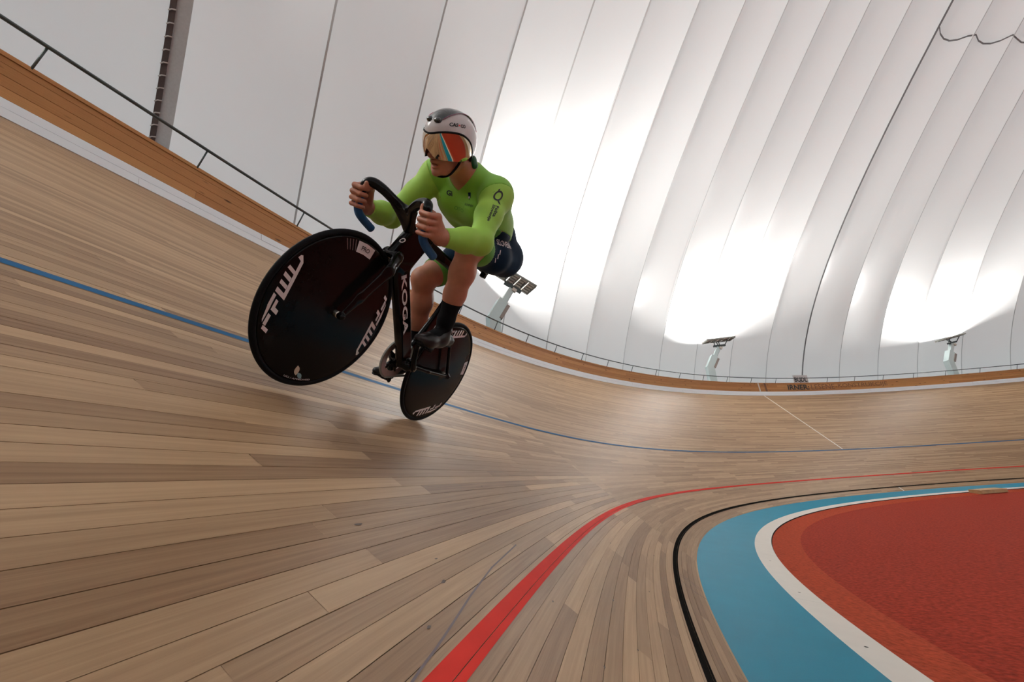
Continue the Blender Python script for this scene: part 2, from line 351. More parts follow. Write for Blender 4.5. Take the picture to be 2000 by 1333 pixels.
sec = [(BAND + .398, .03), (BAND + .398, -.012), (BAND + WALLH, -.012), (BAND + WALLH, .09)]
mesh_obj('cap_rail', np.concatenate([wall_pt(us, t, o) for t, o in sec]), [(k * n + i, k * n + i + 1, (k + 1) * n + i + 1, (k + 1) * n + i)[::-1] for k in range(3) for i in range(n - 1)], M_BOARD, wall, False, np.concatenate([np.stack([us, np.full(n, t)], 1) for t, o in sec]))
ribbon('backing', lambda u: wall_pt(u, -.02, .018), lambda u: wall_pt(u, BAND, .018), us, M_LACE, wall)
ribbon('backing', lambda u: wall_pt(u, BAND, .018), lambda u: wall_pt(u, BAND + .41, .018), us, M_LACE, wall)

# ---- text as geometry
def text_geo(body, bold=.0, maxedge=.12, shear=0., spacing=1.0):
    cu = bpy.data.curves.new('txt', 'FONT'); cu.body = body; cu.offset = bold; cu.shear = shear; cu.space_character = spacing; cu.resolution_u = 3
    o = bpy.data.objects.new('txt', cu); COL.objects.link(o)
    dg = bpy.context.evaluated_depsgraph_get(); me = bpy.data.meshes.new_from_object(o.evaluated_get(dg))
    bpy.data.objects.remove(o); bpy.data.curves.remove(cu)
    bm = bmesh.new(); bm.from_mesh(me); bpy.data.meshes.remove(me)
    bmesh.ops.triangulate(bm, faces=bm.faces)
    for _ in range(4):
        es = [e for e in bm.edges if e.calc_length() > maxedge]
        if not es: break
        bmesh.ops.subdivide_edges(bm, edges=es, cuts=1); bmesh.ops.triangulate(bm, faces=[f for f in bm.faces if len(f.verts) > 3])
    V = np.array([v.co[:2] for v in bm.verts]); bm.verts.index_update(); F = [[v.index for v in f.verts] for f in bm.faces]; bm.free()
    mn, mxx = V.min(0), V.max(0)
    return (V - mn) / (mxx - mn), F, (mxx - mn)
for body, ua, ub, m_, bd in (('IRNER:', 25.03, 26.10, M_INK, .03), ('LESENE', 26.2, 27.33, mat('brown_print', (.17, .075, .035), .6), .0), ('KONSTRUKCIJE', 27.5, 29.7, None, .0)):
    m_ = m_ or bpy.data.materials['brown_print']
    T, F, _ = text_geo(body, bd)
    V = np.array([wall_pt(ua + (ub - ua) * s, BAND + .075 + .27 * t, -.005)[0] for s, t in T])
    mesh_obj('lettering', V, F, m_, wall, False, label='lettering %s on the pine boards' % body)
for du, hw, m_ in ((-.12, .035, M_WHITE), (.22, .05, bpy.data.materials['brown_print'])):
    V = list(wall_pt([23.69 + du - hw, 23.69 + du + hw], BAND + .01, -.004)) + list(wall_pt([23.69 + du - hw - .06, 23.69 + du + hw - .06], BAND + .42, -.014))
    mesh_obj('painted_mark', V, [(0, 1, 3, 2)], m_, wall, False)

# handrail
hr = thing('handrail', 'thin dark steel handrail on posts above the pine fence', 'railing')
us = UG[(UG > -20) & (UG < 60)]
MB().tube(rail_pt(us), .019, 8).obj('rail', M_STEEL, hr, True)
ww_ = wall_pt(UG, BAND + WALLH); ss_ = np.concatenate([[0], np.cumsum(np.linalg.norm(np.diff(ww_, axis=0), axis=1))]); ss_ -= np.interp(0, UG, ss_)
for i in range(-3, 32):
    u = np.interp(2.31161 + 1.62543 * i, ss_, UG); a, b = wall_pt(u, BAND + WALLH, .02)[0] - .04 * ZV, rail_pt(u)[0] + .01 * ZV
    MB().tube([wall_pt(u, BAND + WALLH, .006)[0] - .03 * ZV, b], .012, 6).obj('post', M_STEEL, hr, True)

# ------------------------------------------------------------------ air dome
CD = np.array([13.868, -13.589])
PHI = [-48.92, -43.94, -39.19, -34.87, -30.67, -26.77, -23.11, -19.53, -16.05, -12.66, -9.35, -6.02, -2.86, 0.2, 3.18, 6.04, 8.98, 11.95]
RHO = [29.64, 31.25, 32.86, 34.34, 35.77, 37.07, 38.24, 39.35, 40.36, 41.28, 42.12, 42.89, 43.54, 44.09, 44.54, 44.9, 45.18, 45.37]
ha = [15 - p for p in PHI][::-1] + [81.6, 90.]; hr_ = RHO[::-1] + [25.6, 24.8]
def rho(phi):
    a = abs((phi - 15 + 90) % 180 - 90); return np.interp(a, ha, hr_)
ZB = -.45
Zp = np.concatenate([np.linspace(ZB, 3, 6)[:-1], np.linspace(3, 16.2, 24)])
def gz(z): t = np.maximum((z - 3) / 10, -.07); return .958 * t + 6.438 * t ** 2 + 3.231 * t ** 3
G1 = gz(Zp); gT = G1[-1]; sl = (Zp[-1] - Zp[-2]) / (G1[-1] - G1[-2])
def profile(r):
    gx = gT + (r - gT) * np.linspace(0, 1, 8)[1:]
    zx = Zp[-1] + sl * 8 * (1 - np.exp(-(gx - gT) / 8)); z = np.concatenate([Zp, zx]); g = np.concatenate([G1, gx])
    return g, z + (18.6 - z[-1]) * np.clip(g / r, 0, 1) ** 4
ceiling = empty('ceiling', kind='structure', label='white air-supported dome membrane over the hall')
def seam_pts(phi, inset=0., zmax=99):
    r = rho(phi); g, z = profile(r); d = np.array([math.sin(math.radians(phi)), math.cos(math.radians(phi))])
    dg = np.gradient(g); dz = np.gradient(z); nn = np.hypot(dg, dz); nr, nz = -dz / nn, -dg / nn      # inward normal (radial, z)
    rr = r - g + inset * nr; zz = z + inset * nz
    return np.stack([CD[0] + rr * d[0], CD[1] + rr * d[1], zz], 1), np.stack([nr * d[0], nr * d[1], nz], 1)
phis = list(PHI); p = PHI[0]
while p > -160: p -= 5.3; phis.insert(0, p)
p = PHI[-1]; step = 3.0
while p < phis[0] + 360 - 6: step = min(5.3, step + .12); p += step; phis.append(p)
NG = 9
for a, b in zip(phis, phis[1:] + [phis[0] + 360]):
    cols = []
    for j in range(NG):
        t = j / (NG - 1); P, Nn = seam_pts(a + (b - a) * t); fade = np.clip((rho(a) - profile(rho(a))[0]) / 20, 0, 1)
        P = P - Nn * (.15 * (1 - (2 * t - 1) ** 2) * fade * np.clip((P[:, 2] + .3) / 3, 0, 1))[:, None]; cols.append(P)
    cols = np.array(cols); mesh_obj('membrane_panel', cols.reshape(-1, 3), grid_faces(NG, cols.shape[1]), M_MEM, ceiling, True)
def seam_strip(phi, w, m_, name='seam', inset=.02, shift=0.):
    P, Nn = seam_pts(phi, inset); t = math.radians(phi); tg = np.array([math.cos(t), -math.sin(t), 0]); keep = np.hypot(P[:, 0] - CD[0], P[:, 1] - CD[1]) > 1.5; P = P[keep]
    V = np.concatenate([P + tg * (shift - w / 2), P + tg * (shift + w / 2)]); n = len(P)
    return mesh_obj(name, V, [(i, i + 1, n + i + 1, n + i) for i in range(n - 1)], m_, ceiling, True)
for i, ph in enumerate(phis):
    if abs(ph - PHI[0]) < .01:
        seam_strip(ph, .085, M_LACE, 'lacing_strip', .035); seam_strip(ph, .22, M_SEAM, 'lacing_flap', .012, .13)
        P, Nn = seam_pts(ph, .06); t = math.radians(ph); tg = np.array([math.cos(t), -math.sin(t), 0]); mb = MB()
        s = np.concatenate([[0], np.cumsum(np.linalg.norm(np.diff(P, axis=0), axis=1))])
        for q in np.arange(6., 19., .2):
            c = np.array([np.interp(q, s, P[:, k]) for k in range(3)]); dn = np.array([np.interp(q + .1, s, P[:, k]) for k in range(3)]) - c
            mb.tube(np.array([c - tg * .05, c + dn * .35 - tg * .01, c + dn * .5 + tg * .05]), .011, 5)
        mb.obj('lacing_rope', M_ROPE, ceiling, True, kind='stuff')
    elif abs(ph - PHI[12]) < .01: seam_strip(ph, .07, M_SEAMD, 'joint_seam', .03)
    else: seam_strip(ph,   .028 if ph > -25 else .042, M_SEAM)
# level joint high in the dome, sagging between the ribs
V = []; pr = np.linspace(PHI[12], PHI[12] + 75, 140)
for ph in pr:
    j = max(i for i in range(len(phis)) if phis[i] <= ph + 1e-6); f = (ph - phis[j]) / (phis[j + 1] - phis[j]); P, Nn = seam_pts(ph, .03 - .15 * (1 - (2 * f - 1) ** 2) * .9)
    for z in (15.0, 15.018): V.append([np.interp(z, P[:, 2], P[:, k]) for k in range(3)])
mesh_obj('level_seam', V, grid_faces(len(pr), 2), M_SEAMD, ceiling, True)
gp = [(CD[0] + (rho(p_) + .5) * math.sin(math.radians(p_)), CD[1] + (rho(p_) + .5) * math.cos(math.radians(p_)), ZB) for p_ in np.linspace(0, 360, 90, endpoint=False)]
mesh_obj('floor_ground', gp, [tuple(range(90))[::-1]], M_CONC, None, False, kind='structure', label='grey concrete ground under the hall')

# ------------------------------------------------------------------ light masts
def dep(px, D): return CAM + D * (FW + (px[0] - 1000) / F_PX * RT - (px[1] - 666.5) / F_PX * UPV)
def rotY(a): c, s = math.cos(a), math.sin(a); return np.array([[c, 0, s], [0, 1, 0], [-s, 0, c]])
def make_mast(K, yaw, label, sc=1., tilt=-.10, grp='floodlight masts behind the fence', full=True):
    root = thing('floodlight_mast', label, 'light mast', Matrix.Translation(Vector(K)) @ Matrix.Rotation(yaw, 4, 'Z') @ Matrix.Scale(sc, 4), grp)
    lean = math.atan2(.36, .58); R1 = rotY(lean)
    h0 = (K[2] - ZB) / sc
    MB().box((0.02, 0, -h0 / 2 + .04), (.17, .15, h0 / 2 + .04)).obj('column', M_MAST, root)
    MB().box((.16, 0, .30), (.155, .14, .36), R1).obj('leaning_column', M_MAST, root)
    MB().box(np.array([.16, 0, .30]) + R1 @ np.array([.19, -.03, .02]), (.05, .15, .26), R1).obj('cabinet', M_MASTB, root)
    MB().box(np.array([.50, 0, .80]), (.085, .08, .30), R1).obj('arm', M_MAST, root)
    MB().box(np.array([.58, -.02, .78]), (.02, .05, .22), R1).obj('arm_conduit', M_STEEL, root)
    MB().box((.72, -.09, 1.00), (.07, .05, .05), R1).obj('junction_box', M_LAMPL, root)
    Rp = rotY(tilt); pc = np.array([.74, 0, 1.44])
    MB().box((.72, 0, 1.14), (.30, .05, .045), Rp).obj('crossbar', M_STEEL, root)
    for sx, sy, a in ((-1, -1, .26), (1, -1, .27), (-.25, 1, .1), (.4, 1, .1)):
        MB().tube([np.array([.72 + sx * a, sy * .03, 1.16]), pc + Rp @ np.array([sx * (a + .09), sy * .2, -.05])], .022, 6).obj('strut', M_STEEL, root, True)
    fr = MB()
    for sx in (-1, 1): fr.box(pc + Rp @ np.array([sx * .71, 0, 0]), (.015, .31, .04), Rp)
    for sy in (-1, 1): fr.box(pc + Rp @ np.array([0, sy * .31, 0]), (.71, .012, .03), Rp)
    fr.obj('lamp_frame', M_LAMPH, root)
    for k in range(5):
        c = pc + Rp @ np.array([-.56 + .28 * k, 0, .0]); mb = MB().box(c, (.105, .29, .035), Rp); lm = mb.obj('lamp', M_LAMPL, root)
        if not full: continue
        fin = MB()
        for q in range(4): fin.box(c + Rp @ np.array([0, -.21 + .14 * q, -.045]), (.10, .008, .014), Rp)
        fin.obj('cooling_fin', M_LAMPH, lm, kind='stuff')
        MB().box(c + Rp @ np.array([.128, 0, -.02]), (.02, .29, .02), Rp).obj('spacer', M_LAMPH, lm)
    ld = bpy.data.lights.new('floodlight', 'AREA'); ld.shape = 'RECTANGLE'; ld.size = 1.3; ld.size_y = .5; ld.energy = LAMP_W; ld.color = (1., .985, .96); ld.spread = math.radians(165)
    lo = bpy.data.objects.new('floodlight', ld); link(lo, root)
    lo.matrix_local = Matrix.Translation(Vector(pc + Rp @ np.array([0, 0, .06]))) @ Matrix([list(r) + [0] for r in (Rp @ np.diag([1, -1, -1.]))] + [[0, 0, 0, 1]])
    return root
y0 = math.atan2(.19487, .97927)
make_mast(dep((962, 624), 14.1), y0 + .45, 'grey leaning floodlight mast just behind the rider, nearest of three', 1.08, .42)
make_mast(dep((1386, 720), 22.6), y0, 'grey bent floodlight mast in the middle, left of the dark dome seam', 1.02, -.06)
make_mast(dep((1853, 708), 24.7), y0 + .15, 'grey bent floodlight mast near the right edge, farthest to the right', 1., -.2)
for k, ph in enumerate((-62, -88, -118, -150, 178, 146, 112, 78, 52)):      # the masts carry on round the hall, outside the picture
    r = rho(ph) - 2.9; t = math.radians(ph)
    make_mast(np.array([CD[0] + r * math.sin(t), CD[1] + r * math.cos(t), 5.6]), -t, 'grey bent floodlight mast farther round the hall, outside the picture', 1.04, -.1, 'floodlight masts outside the picture', False)

# sign behind the rail, wooden ramps at the infield edge
us = 25.95; P, L, th, ps = edge(us); c = wall_pt(us, BAND + WALLH, .22)[0]; ex = np.array([math.sin(ps[0]), math.cos(ps[0]), 0]); Rm = np.stack([ex, L[0], ZV], 1)
sg = thing('sign_board', 'small pale sign board with black brush lettering behind the handrail', 'sign', Matrix.Translation(Vector(c)) @ Matrix([list(r) + [0] for r in Rm] + [[0, 0, 0, 1]]))
MB().box((0, 0, .10), (.46, .012, .36)).obj('panel', M_SIGN, sg)
T, F, _ = text_geo('BUDL', .03)
mesh_obj('lettering', [(-.40 + .8 * s, -.016, .10 + .24 * t) for s, t in T], F, M_INK, sg, False)
for sx in (-1, 1): MB().box((sx * .36, .04, -1.4), (.025, .025, 1.45)).obj('leg', M_MASTB, sg)
def ramp(u, lab, ln=.62):
    P, L, th, ps = edge(u); q = apron_pt(u, CW + WW + .22)[0]; q[2] = ZI + .02
    ex = np.array([math.sin(ps[0]), math.cos(ps[0]), 0]); Rm = np.stack([ex, L[0], ZV], 1)
    t = thing('wooden_ramp', lab, 'ramp', Matrix.Translation(Vector(q)) @ Matrix([list(r) + [0] for r in Rm] + [[0, 0, 0, 1]]), 'wooden ramps at the infield edge')
    V = [(-ln, -.20, 0), (ln, -.20, 0), (ln, .20, 0), (-ln, .20, 0), (-ln, -.18, .10), (ln, -.18, .10), (ln, .20, .14), (-ln, .20, .14)]
    mesh_obj('side', V, [(0, 1, 5, 4), (1, 2, 6, 5), (2, 3, 7, 6), (3, 0, 4, 7), (3, 2, 1, 0)], M_WEDGE, t, False)
    for k in range(3):
        a = -.18 + .127 * k; z = lambda y: .10 + (y + .18) / .38 * .04
        V = [(-ln - .01, a, z(a)), (ln + .01, a, z(a)), (ln + .01, a + .122, z(a + .122)), (-ln - .01, a + .122, z(a + .122))]; V += [(x_, y_, z_ + .018) for x_, y_, z_ in V]
        mesh_obj('top_board', V, [(0, 1, 5, 4), (1, 2, 6, 5), (2, 3, 7, 6), (3, 0, 4, 7), (4, 5, 6, 7)], M_WEDGE, t, False)
ramp(26.3, 'low wooden ramp lying at the edge of the red infield')
ramp(33.2, 'dark wooden ramp at the far right end of the azure strip')
# ------------------------------------------------------------------ signed-distance modelling (surface nets)
class Sdf:
    def __init__(s, lo, hi, h):
        s.lo = np.array(lo, float); s.h = h; s.n = np.ceil((np.array(hi) - s.lo) / h).astype(int) + 1
        s.F = np.full(tuple(s.n), .5, np.float32); s.ax = [(s.lo[i] + h * np.arange(s.n[i])).astype(np.float32) for i in range(3)]
    def _box(s, lo, hi):
        a = np.clip(np.floor((np.array(lo) - s.lo) / s.h).astype(int), 0, s.n - 1); b = np.clip(np.ceil((np.array(hi) - s.lo) / s.h).astype(int) + 1, 1, s.n)
        sl = tuple(slice(i, max(j, i + 1)) for i, j in zip(a, b))
        return sl, s.ax[0][sl[0]][:, None, None], s.ax[1][sl[1]][None, :, None], s.ax[2][sl[2]][None, None, :]
    def put(s, sl, D, k, sub=False):
        A = s.F[sl]
        if sub:
            D = -D; h = np.clip(.5 - .5 * (D - A) / k, 0, 1) ; s.F[sl] = np.maximum(A, D) + k * h * (1 - h) * 0
        else:
            h = np.clip(.5 + .5 * (A - D) / k, 0, 1); s.F[sl] = A * (1 - h) + D * h - k * h * (1 - h)
    def cone(s, a, b, r0, r1=None, k=.02, sq=None):
        """Round cone a-b; sq = (direction, factor) flattens it along a direction."""
        a, b = np.array(a, float), np.array(b, float); r1 = r0 if r1 is None else r1; pad = max(r0, r1) * (sq[1] if sq and sq[1] > 1 else 1) + k + .02
        sl, X, Y, Z = s._box(np.minimum(a, b) - pad, np.maximum(a, b) + pad)
        px, py, pz = X - a[0], Y - a[1], Z - a[2]; d = b - a
        t = np.clip((px * d[0] + py * d[1] + pz * d[2]) / max(d @ d, 1e-9), 0, 1); qx, qy, qz = px - t * d[0], py - t * d[1], pz - t * d[2]
        dd = qx * qx + qy * qy + qz * qz
        if sq:
            n, f = np.array(sq[0], float), sq[1]; n = n / np.linalg.norm(n); c = qx * n[0] + qy * n[1] + qz * n[2]; dd = dd + c * c * (1 / f ** 2 - 1)
        s.put(sl, (np.sqrt(np.maximum(dd, 0)) - (r0 + (r1 - r0) * t)).astype(np.float32), k)
    def ell(s, c, r, k=.02, R=None, sub=False):
        c, r = np.array(c, float), np.array(r, float); pad = r.max() + k + .02; sl, X, Y, Z = s._box(c - pad, c + pad); R = np.eye(3) if R is None else np.asarray(R)
        p = [X - c[0], Y - c[1], Z - c[2]]; q = [sum(R[j, i] * p[j] for j in range(3)) for i in range(3)]
        k0 = np.sqrt(sum((q[i] / r[i]) ** 2 for i in range(3)) + 1e-12); k1 = np.sqrt(sum((q[i] / r[i] ** 2) ** 2 for i in range(3)) + 1e-12)
        s.put(sl, (k0 * (k0 - 1) / k1).astype(np.float32), k, sub)
    def chain(s, pts, k=.02, sq=None):
        for (a, ra), (b, rb) in zip(pts[:-1], pts[1:]): s.cone(a, b, ra, rb, k, sq)
    def plate(s, poly, t, k=.02, rnd=.01):
        """Polygon in the x-z plane, half thickness t."""
        P = np.array(poly, float); lo = np.array([P[:, 0].min(), -t, P[:, 1].min()]) - k - .02; hi = np.array([P[:, 0].max(), t, P[:, 1].max()]) + k + .02
        sl, X, Y, Z = s._box(lo, hi); X2, Z2 = X[:, 0, :], Z[:, 0, :]; X2 = X2 + 0 * Z2; Z2 = Z2 + 0 * X2; d = np.full(X2.shape, 9.); sg = np.ones(X2.shape)
        for i in range(len(P)):
            a, b = P[i], P[i - 1]; e = b - a; wx, wz = X2 - a[0], Z2 - a[1]; q = np.clip((wx * e[0] + wz * e[1]) / (e @ e), 0, 1)
            d = np.minimum(d, (wx - q * e[0]) ** 2 + (wz - q * e[1]) ** 2)
            c1, c2, c3 = Z2 >= a[1], Z2 < b[1], e[0] * wz > e[1] * wx; sg = np.where((c1 & c2 & c3) | (~c1 & ~c2 & ~c3), -sg, sg)
        d2 = (np.sqrt(d) * sg)[:, None, :] + rnd; dy = np.abs(Y) - t + rnd
        D = np.minimum(np.maximum(d2, dy), 0) + np.sqrt(np.maximum(d2, 0) ** 2 + np.maximum(dy, 0) ** 2) - rnd
        s.put(sl, D.astype(np.float32), k)
    def mesh(s, smooth=1):
        F = s.F; ins = F < 0; nx, ny, nz = F.shape
        cnt = sum(ins[i:nx - 1 + i, j:ny - 1 + j, k:nz - 1 + k].astype(np.int8) for i in (0, 1) for j in (0, 1) for k in (0, 1))
        act = (cnt > 0) & (cnt < 8); I = np.argwhere(act); idx = np.full(act.shape, -1, np.int64); idx[act] = np.arange(len(I))
        cs = [(i, j, k) for i in (0, 1) for j in (0, 1) for k in (0, 1)]; val = {c: F[I[:, 0] + c[0], I[:, 1] + c[1], I[:, 2] + c[2]].astype(float) for c in cs}
        acc = np.zeros((len(I), 3)); num = np.zeros(len(I))
        for a in cs:
            for ax in range(3):
                if a[ax]: continue
                b = list(a); b[ax] = 1; b = tuple(b); va, vb = val[a], val[b]; cr = (va < 0) != (vb < 0); t = np.where(cr, va / np.where(cr, va - vb, 1), 0)
                p = np.tile(np.array(a, float), (len(I), 1)); p[:, ax] += t; acc += p * cr[:, None]; num += cr
        V = s.lo + s.h * (I + acc / num[:, None]); Q = []
        for ax in range(3):
            o = [1, 1, 1]; o[ax] = 0; sl = tuple(slice(o[i], F.shape[i] - 1) for i in range(3)); sl2 = tuple(slice(o[i] + (i == ax), F.shape[i] - 1 + (i == ax)) for i in range(3))
            A, B = ins[sl], ins[sl2]; J = np.argwhere(A != B) + np.array(o); fl = A[tuple((J - np.array(o)).T)]
            b1, b2 = [(1, 2), (2, 0), (0, 1)][ax]; e1 = np.eye(3, dtype=int)[b1]; e2 = np.eye(3, dtype=int)[b2]
            q = np.stack([idx[tuple((J - e1 - e2).T)], idx[tuple((J - e2).T)], idx[tuple(J.T)], idx[tuple((J - e1).T)]], 1)
            q[~fl] = q[~fl][:, ::-1]; Q.append(q)
        Q = np.concatenate(Q); Q = Q[(Q >= 0).all(1)]
        for _ in range(smooth):
            E_ = np.concatenate([Q[:, [i, (i + 1) % 4]] for i in range(4)]); S_ = np.zeros_like(V); C_ = np.zeros(len(V))
            for d in range(3): S_[:, d] = np.bincount(E_[:, 0], V[E_[:, 1], d], len(V)) + np.bincount(E_[:, 1], V[E_[:, 0], d], len(V))
            C_ = np.bincount(E_[:, 0], minlength=len(V)) + np.bincount(E_[:, 1], minlength=len(V)); V = .4 * V + .6 * S_ / np.maximum(C_, 1)[:, None]
        return V, Q
def sdf_obj(s, name, m_, parent=None, smooth=2, **p):
    V, Q = s.mesh(smooth); return mesh_obj(name, V, Q, m_, parent, True, **p)

# ------------------------------------------------------------------ bicycle (x forward, y rider's left, z up; origin at the rear contact)
BO = np.array([-1.45850181, 2.39586887, 1.21716104]); BF = np.array([-.06407242, -.99794401, .00157349]); BL = np.array([.8289384, -.0540993, -.55671752]); BU = np.array([.55565804, -.03436591, .83070038])
MBK = Matrix([[BF[i], BL[i], BU[i], BO[i]] for i in range(3)] + [[0, 0, 0, 1]])
bike = thing('track_bicycle', 'glossy black carbon track bike with two black disc wheels ridden on the bank', 'bicycle', MBK)
WR = .313; WB = .994
# frame
s = Sdf((-.04, -.08, .2), (.95, .08, .86), .004)
s.plate([(.868, .79), (.905, .625), (.85, .60), (.775, .60), (.735, .65), (.715, .745), (.72, .80)], .023, .02, .018)
s.plate([(.85, .615), (.815, .572), (.47, .29), (.41, .235), (.36, .25), (.36, .30), (.44, .385), (.70, .60), (.76, .66)], .021, .02, .018)
s.plate([(.74, .745), (.76, .80), (.30, .835), (.265, .82), (.28, .79)], .016, .02, .013)
s.plate([(.352, .26), (.425, .28), (.365, .56), (.335, .84), (.272, .84), (.31, .52)], .015, .02, .013)
s.cone((.385, -.034, .265), (.385, .034, .265), .03, k=.015)
for y in (-1, 1):
    s.chain([((.36, y * .024, .268), .012), ((.20, y * .048, .285), .010), ((0, y * .058, .313), .0095)], .012)
    s.chain([((.30, y * .012, .66), .012), ((.18, y * .045, .51), .009), ((0, y * .058, .313), .0095)], .012)
    s.cone((0, y * .052, .313), (0, y * .064, .313), .015, k=.008)
frame = sdf_obj(s, 'frame', M_CARBON, bike, 2)
# fork
s = Sdf((.82, -.08, .28), (1.05, .08, .68), .0035)
s.plate([(.84, .665), (.895, .645), (.912, .624), (.895, .612), (.84, .612)], .026, .015, .012)
for y in (-1, 1): s.chain([((.868, y * .030, .628), .032), ((.892, y * .049, .56), .029), ((.955, y * .053, .41), .022), ((.992, y * .053, .313), .014)], .02, sq=((0, 1, 0), .36))
for y in (-1, 1): s.cone((.994, y * .046, .313), (.994, y * .060, .313), .013, k=.008)
sdf_obj(s, 'fork', M_CARBON, bike, 2)
# wheels
def disc_y(r): return .0215 - .0115 * np.clip((r - .03) / .25, 0, 1) ** 1.6
def make_wheel(name, cx, rot):
    prof = [(.0, .0235), (.02, .0235), (.03, .0215)] + [(r, float(disc_y(r))) for r in np.linspace(.05, .286, 12)] + [(.291, .0085), (.291, -.0085)] + [(r, -float(disc_y(r))) for r in np.linspace(.286, .05, 12)] + [(.03, -.0215), (.02, -.0235), (0, -.0235)]
    w = MB().lathe(prof, (cx, 0, WR), n=96).obj(name, M_DISC, bike, True)
    MB().lathe([(.3015 + .0115 * math.cos(t), .0108 * math.sin(t)) for t in np.linspace(0, 2 * math.pi, 13)], (cx, 0, WR), n=96).obj('tyre', M_TYRE, w, True)
    for y in (-1, 1):
        MB().lathe([(0, y * .044), (.012, y * .044), (.014, y * .040), (.014, y * .023)], (cx, 0, WR), n=24).obj('hub_cap', M_METAL, w, True)
        MB().lathe([(.0035, y * .0665), (.0075, y * .0665), (.009, y * .064), (.009, y * .056)], (cx, 0, WR), n=20).obj('axle_nut', M_METAL, w, True)
    def lift(x, z, side):                       # wheel-plane point -> on the disc face
        r = math.hypot(x, z); return (cx + x, side * (float(disc_y(r)) + .0012), WR + z)
    def flat(poly_list, name_, side=1, m_=M_DECAL):
        bm = bmesh.new()
        for poly in poly_list:
            vs = [bm.verts.new((p_[0], p_[1], 0)) for p_ in poly]; bm.faces.new(vs)
        bmesh.ops.triangulate(bm, faces=bm.faces)
        for _ in range(2): bmesh.ops.subdivide_edges(bm, edges=[e for e in bm.edges if e.calc_length() > .02], cuts=1); bmesh.ops.triangulate(bm, faces=[f for f in bm.faces if len(f.verts) > 3])
        bm.verts.index_update(); V = [lift(v.co.x, v.co.y, side) for v in bm.verts]; F = [[v.index for v in f.verts] for f in bm.faces]; bm.free()
        return mesh_obj(name_, V, F, m_, w, False)
    # slanted block letters F F W D, drawn as strokes in a unit-height strip
    def strokes():
        sl = .45; out = []
        def q(x0, y0, x1, y1): out.append([(x0 + sl * y0, y0), (x1 + sl * y0, y0), (x1 + sl * y1, y1), (x0 + sl * y1, y1)])
        q(-.35, 0, -.05, .55); q(0, .35, .85, .62); q(.05, .72, 1.35, 1.)                    # F
        q(1.15, 0, 1.5, .60); q(1.5, .36, 2.0, .60); q(1.2, .74, 2.2, 1.)                   # F
        q(2.35, 0, 2.7, .98); q(3.0, .3, 3.3, .98); q(3.6, .3, 3.92, .98); q(2.7, 0, 4.3, .28)   # W
        q(4.22, .0, 4.5, .98); q(4.5, 0, 5.4, .26); out.append([(5.4, 0), (5.9, .28), (5.95, .62), (5.65, .62), (5.45, .26)])  # D hook
        return out
    H = .046
    for a in (0, math.pi):
        ang = rot + a; ca, sa = math.cos(ang), math.sin(ang); pl = []
        for poly in strokes():
            pp = []
            for x, y in poly:
                X, Y = (x - 2.8) * H * .98, .222 + y * H                                      # X along the chord, Y outwards
                r = math.hypot(X, Y)
                if r > .279: X, Y = X * .279 / r, Y * .279 / r
                pp.append((Y * ca - X * sa, Y * sa + X * ca))
            pl.append(pp)
        flat(pl, 'logo'); flat([p_[::-1] for p_ in [[(x_, z_) for x_, z_ in pp] for pp in pl]], 'logo', -1)
    ang = rot + math.pi / 2; pl, st = [], []
    def rr(r, a): return (r * math.cos(ang + a), r * math.sin(ang + a))
    pl = [[rr(.241, -.17), rr(.241, 0), rr(.241, .17), rr(.283, .17), rr(.283, 0), rr(.283, -.17)]]
    flat(pl, 'label_patch')
    T_, F_, _ = text_geo('PRO', .02); mesh_obj('label_text', [lift(*rr(.253 + .017 * t_, -.085 + .17 * s_), 1.06) for s_, t_ in T_], F_, M_INK, w, False)
    flat([[rr(.243, -.20 - .05 * k), rr(.243, -.185 - .05 * k), rr(.283, -.215 - .05 * k), rr(.283, -.235 - .05 * k)][::-1] for k in range(4)], 'label_stripe', 1, mat('stripe_print', (.12, .085, .085), .5))
    return w, flat
fwh, fl = make_wheel('front_wheel', WB, -.12)
def leaf(cx, cz, a, b, ang): return [(cx + a * math.cos(t) * math.cos(ang) - b * math.sin(t) * abs(math.sin(t)) * math.sin(ang), cz + a * math.cos(t) * math.sin(ang) + b * math.sin(t) * abs(math.sin(t)) * math.cos(ang)) for t in np.linspace(0, 2 * math.pi, 20, endpoint=False)]
fl([leaf(-.006, -.250, .021, .011, math.radians(62))], 'valve_window', 1, mat('valve_cream', (.62, .52, .40), .5))
fl([leaf(-.033, -.266, .018, .008, math.radians(28))], 'valve_window', 1, mat('valve_blue', (.20, .34, .38), .4))
T, F, _ = text_geo('UCI / APPROVED', 0)
mesh_obj('rim_text', [(WB + .2835 * math.sin(a), .0105, WR - .2835 * math.cos(a) + .0) for a in []] or [(WB + (.286 - .006 * t) * math.sin(-.33 + .45 * (1 - s_)), float(disc_y(.28)) + .0014, WR - (.286 - .006 * t) * math.cos(-.33 + .45 * (1 - s_))) for s_, t in T], F, M_DECAL, fwh, False)
make_wheel('rear_wheel', 0, math.radians(68))
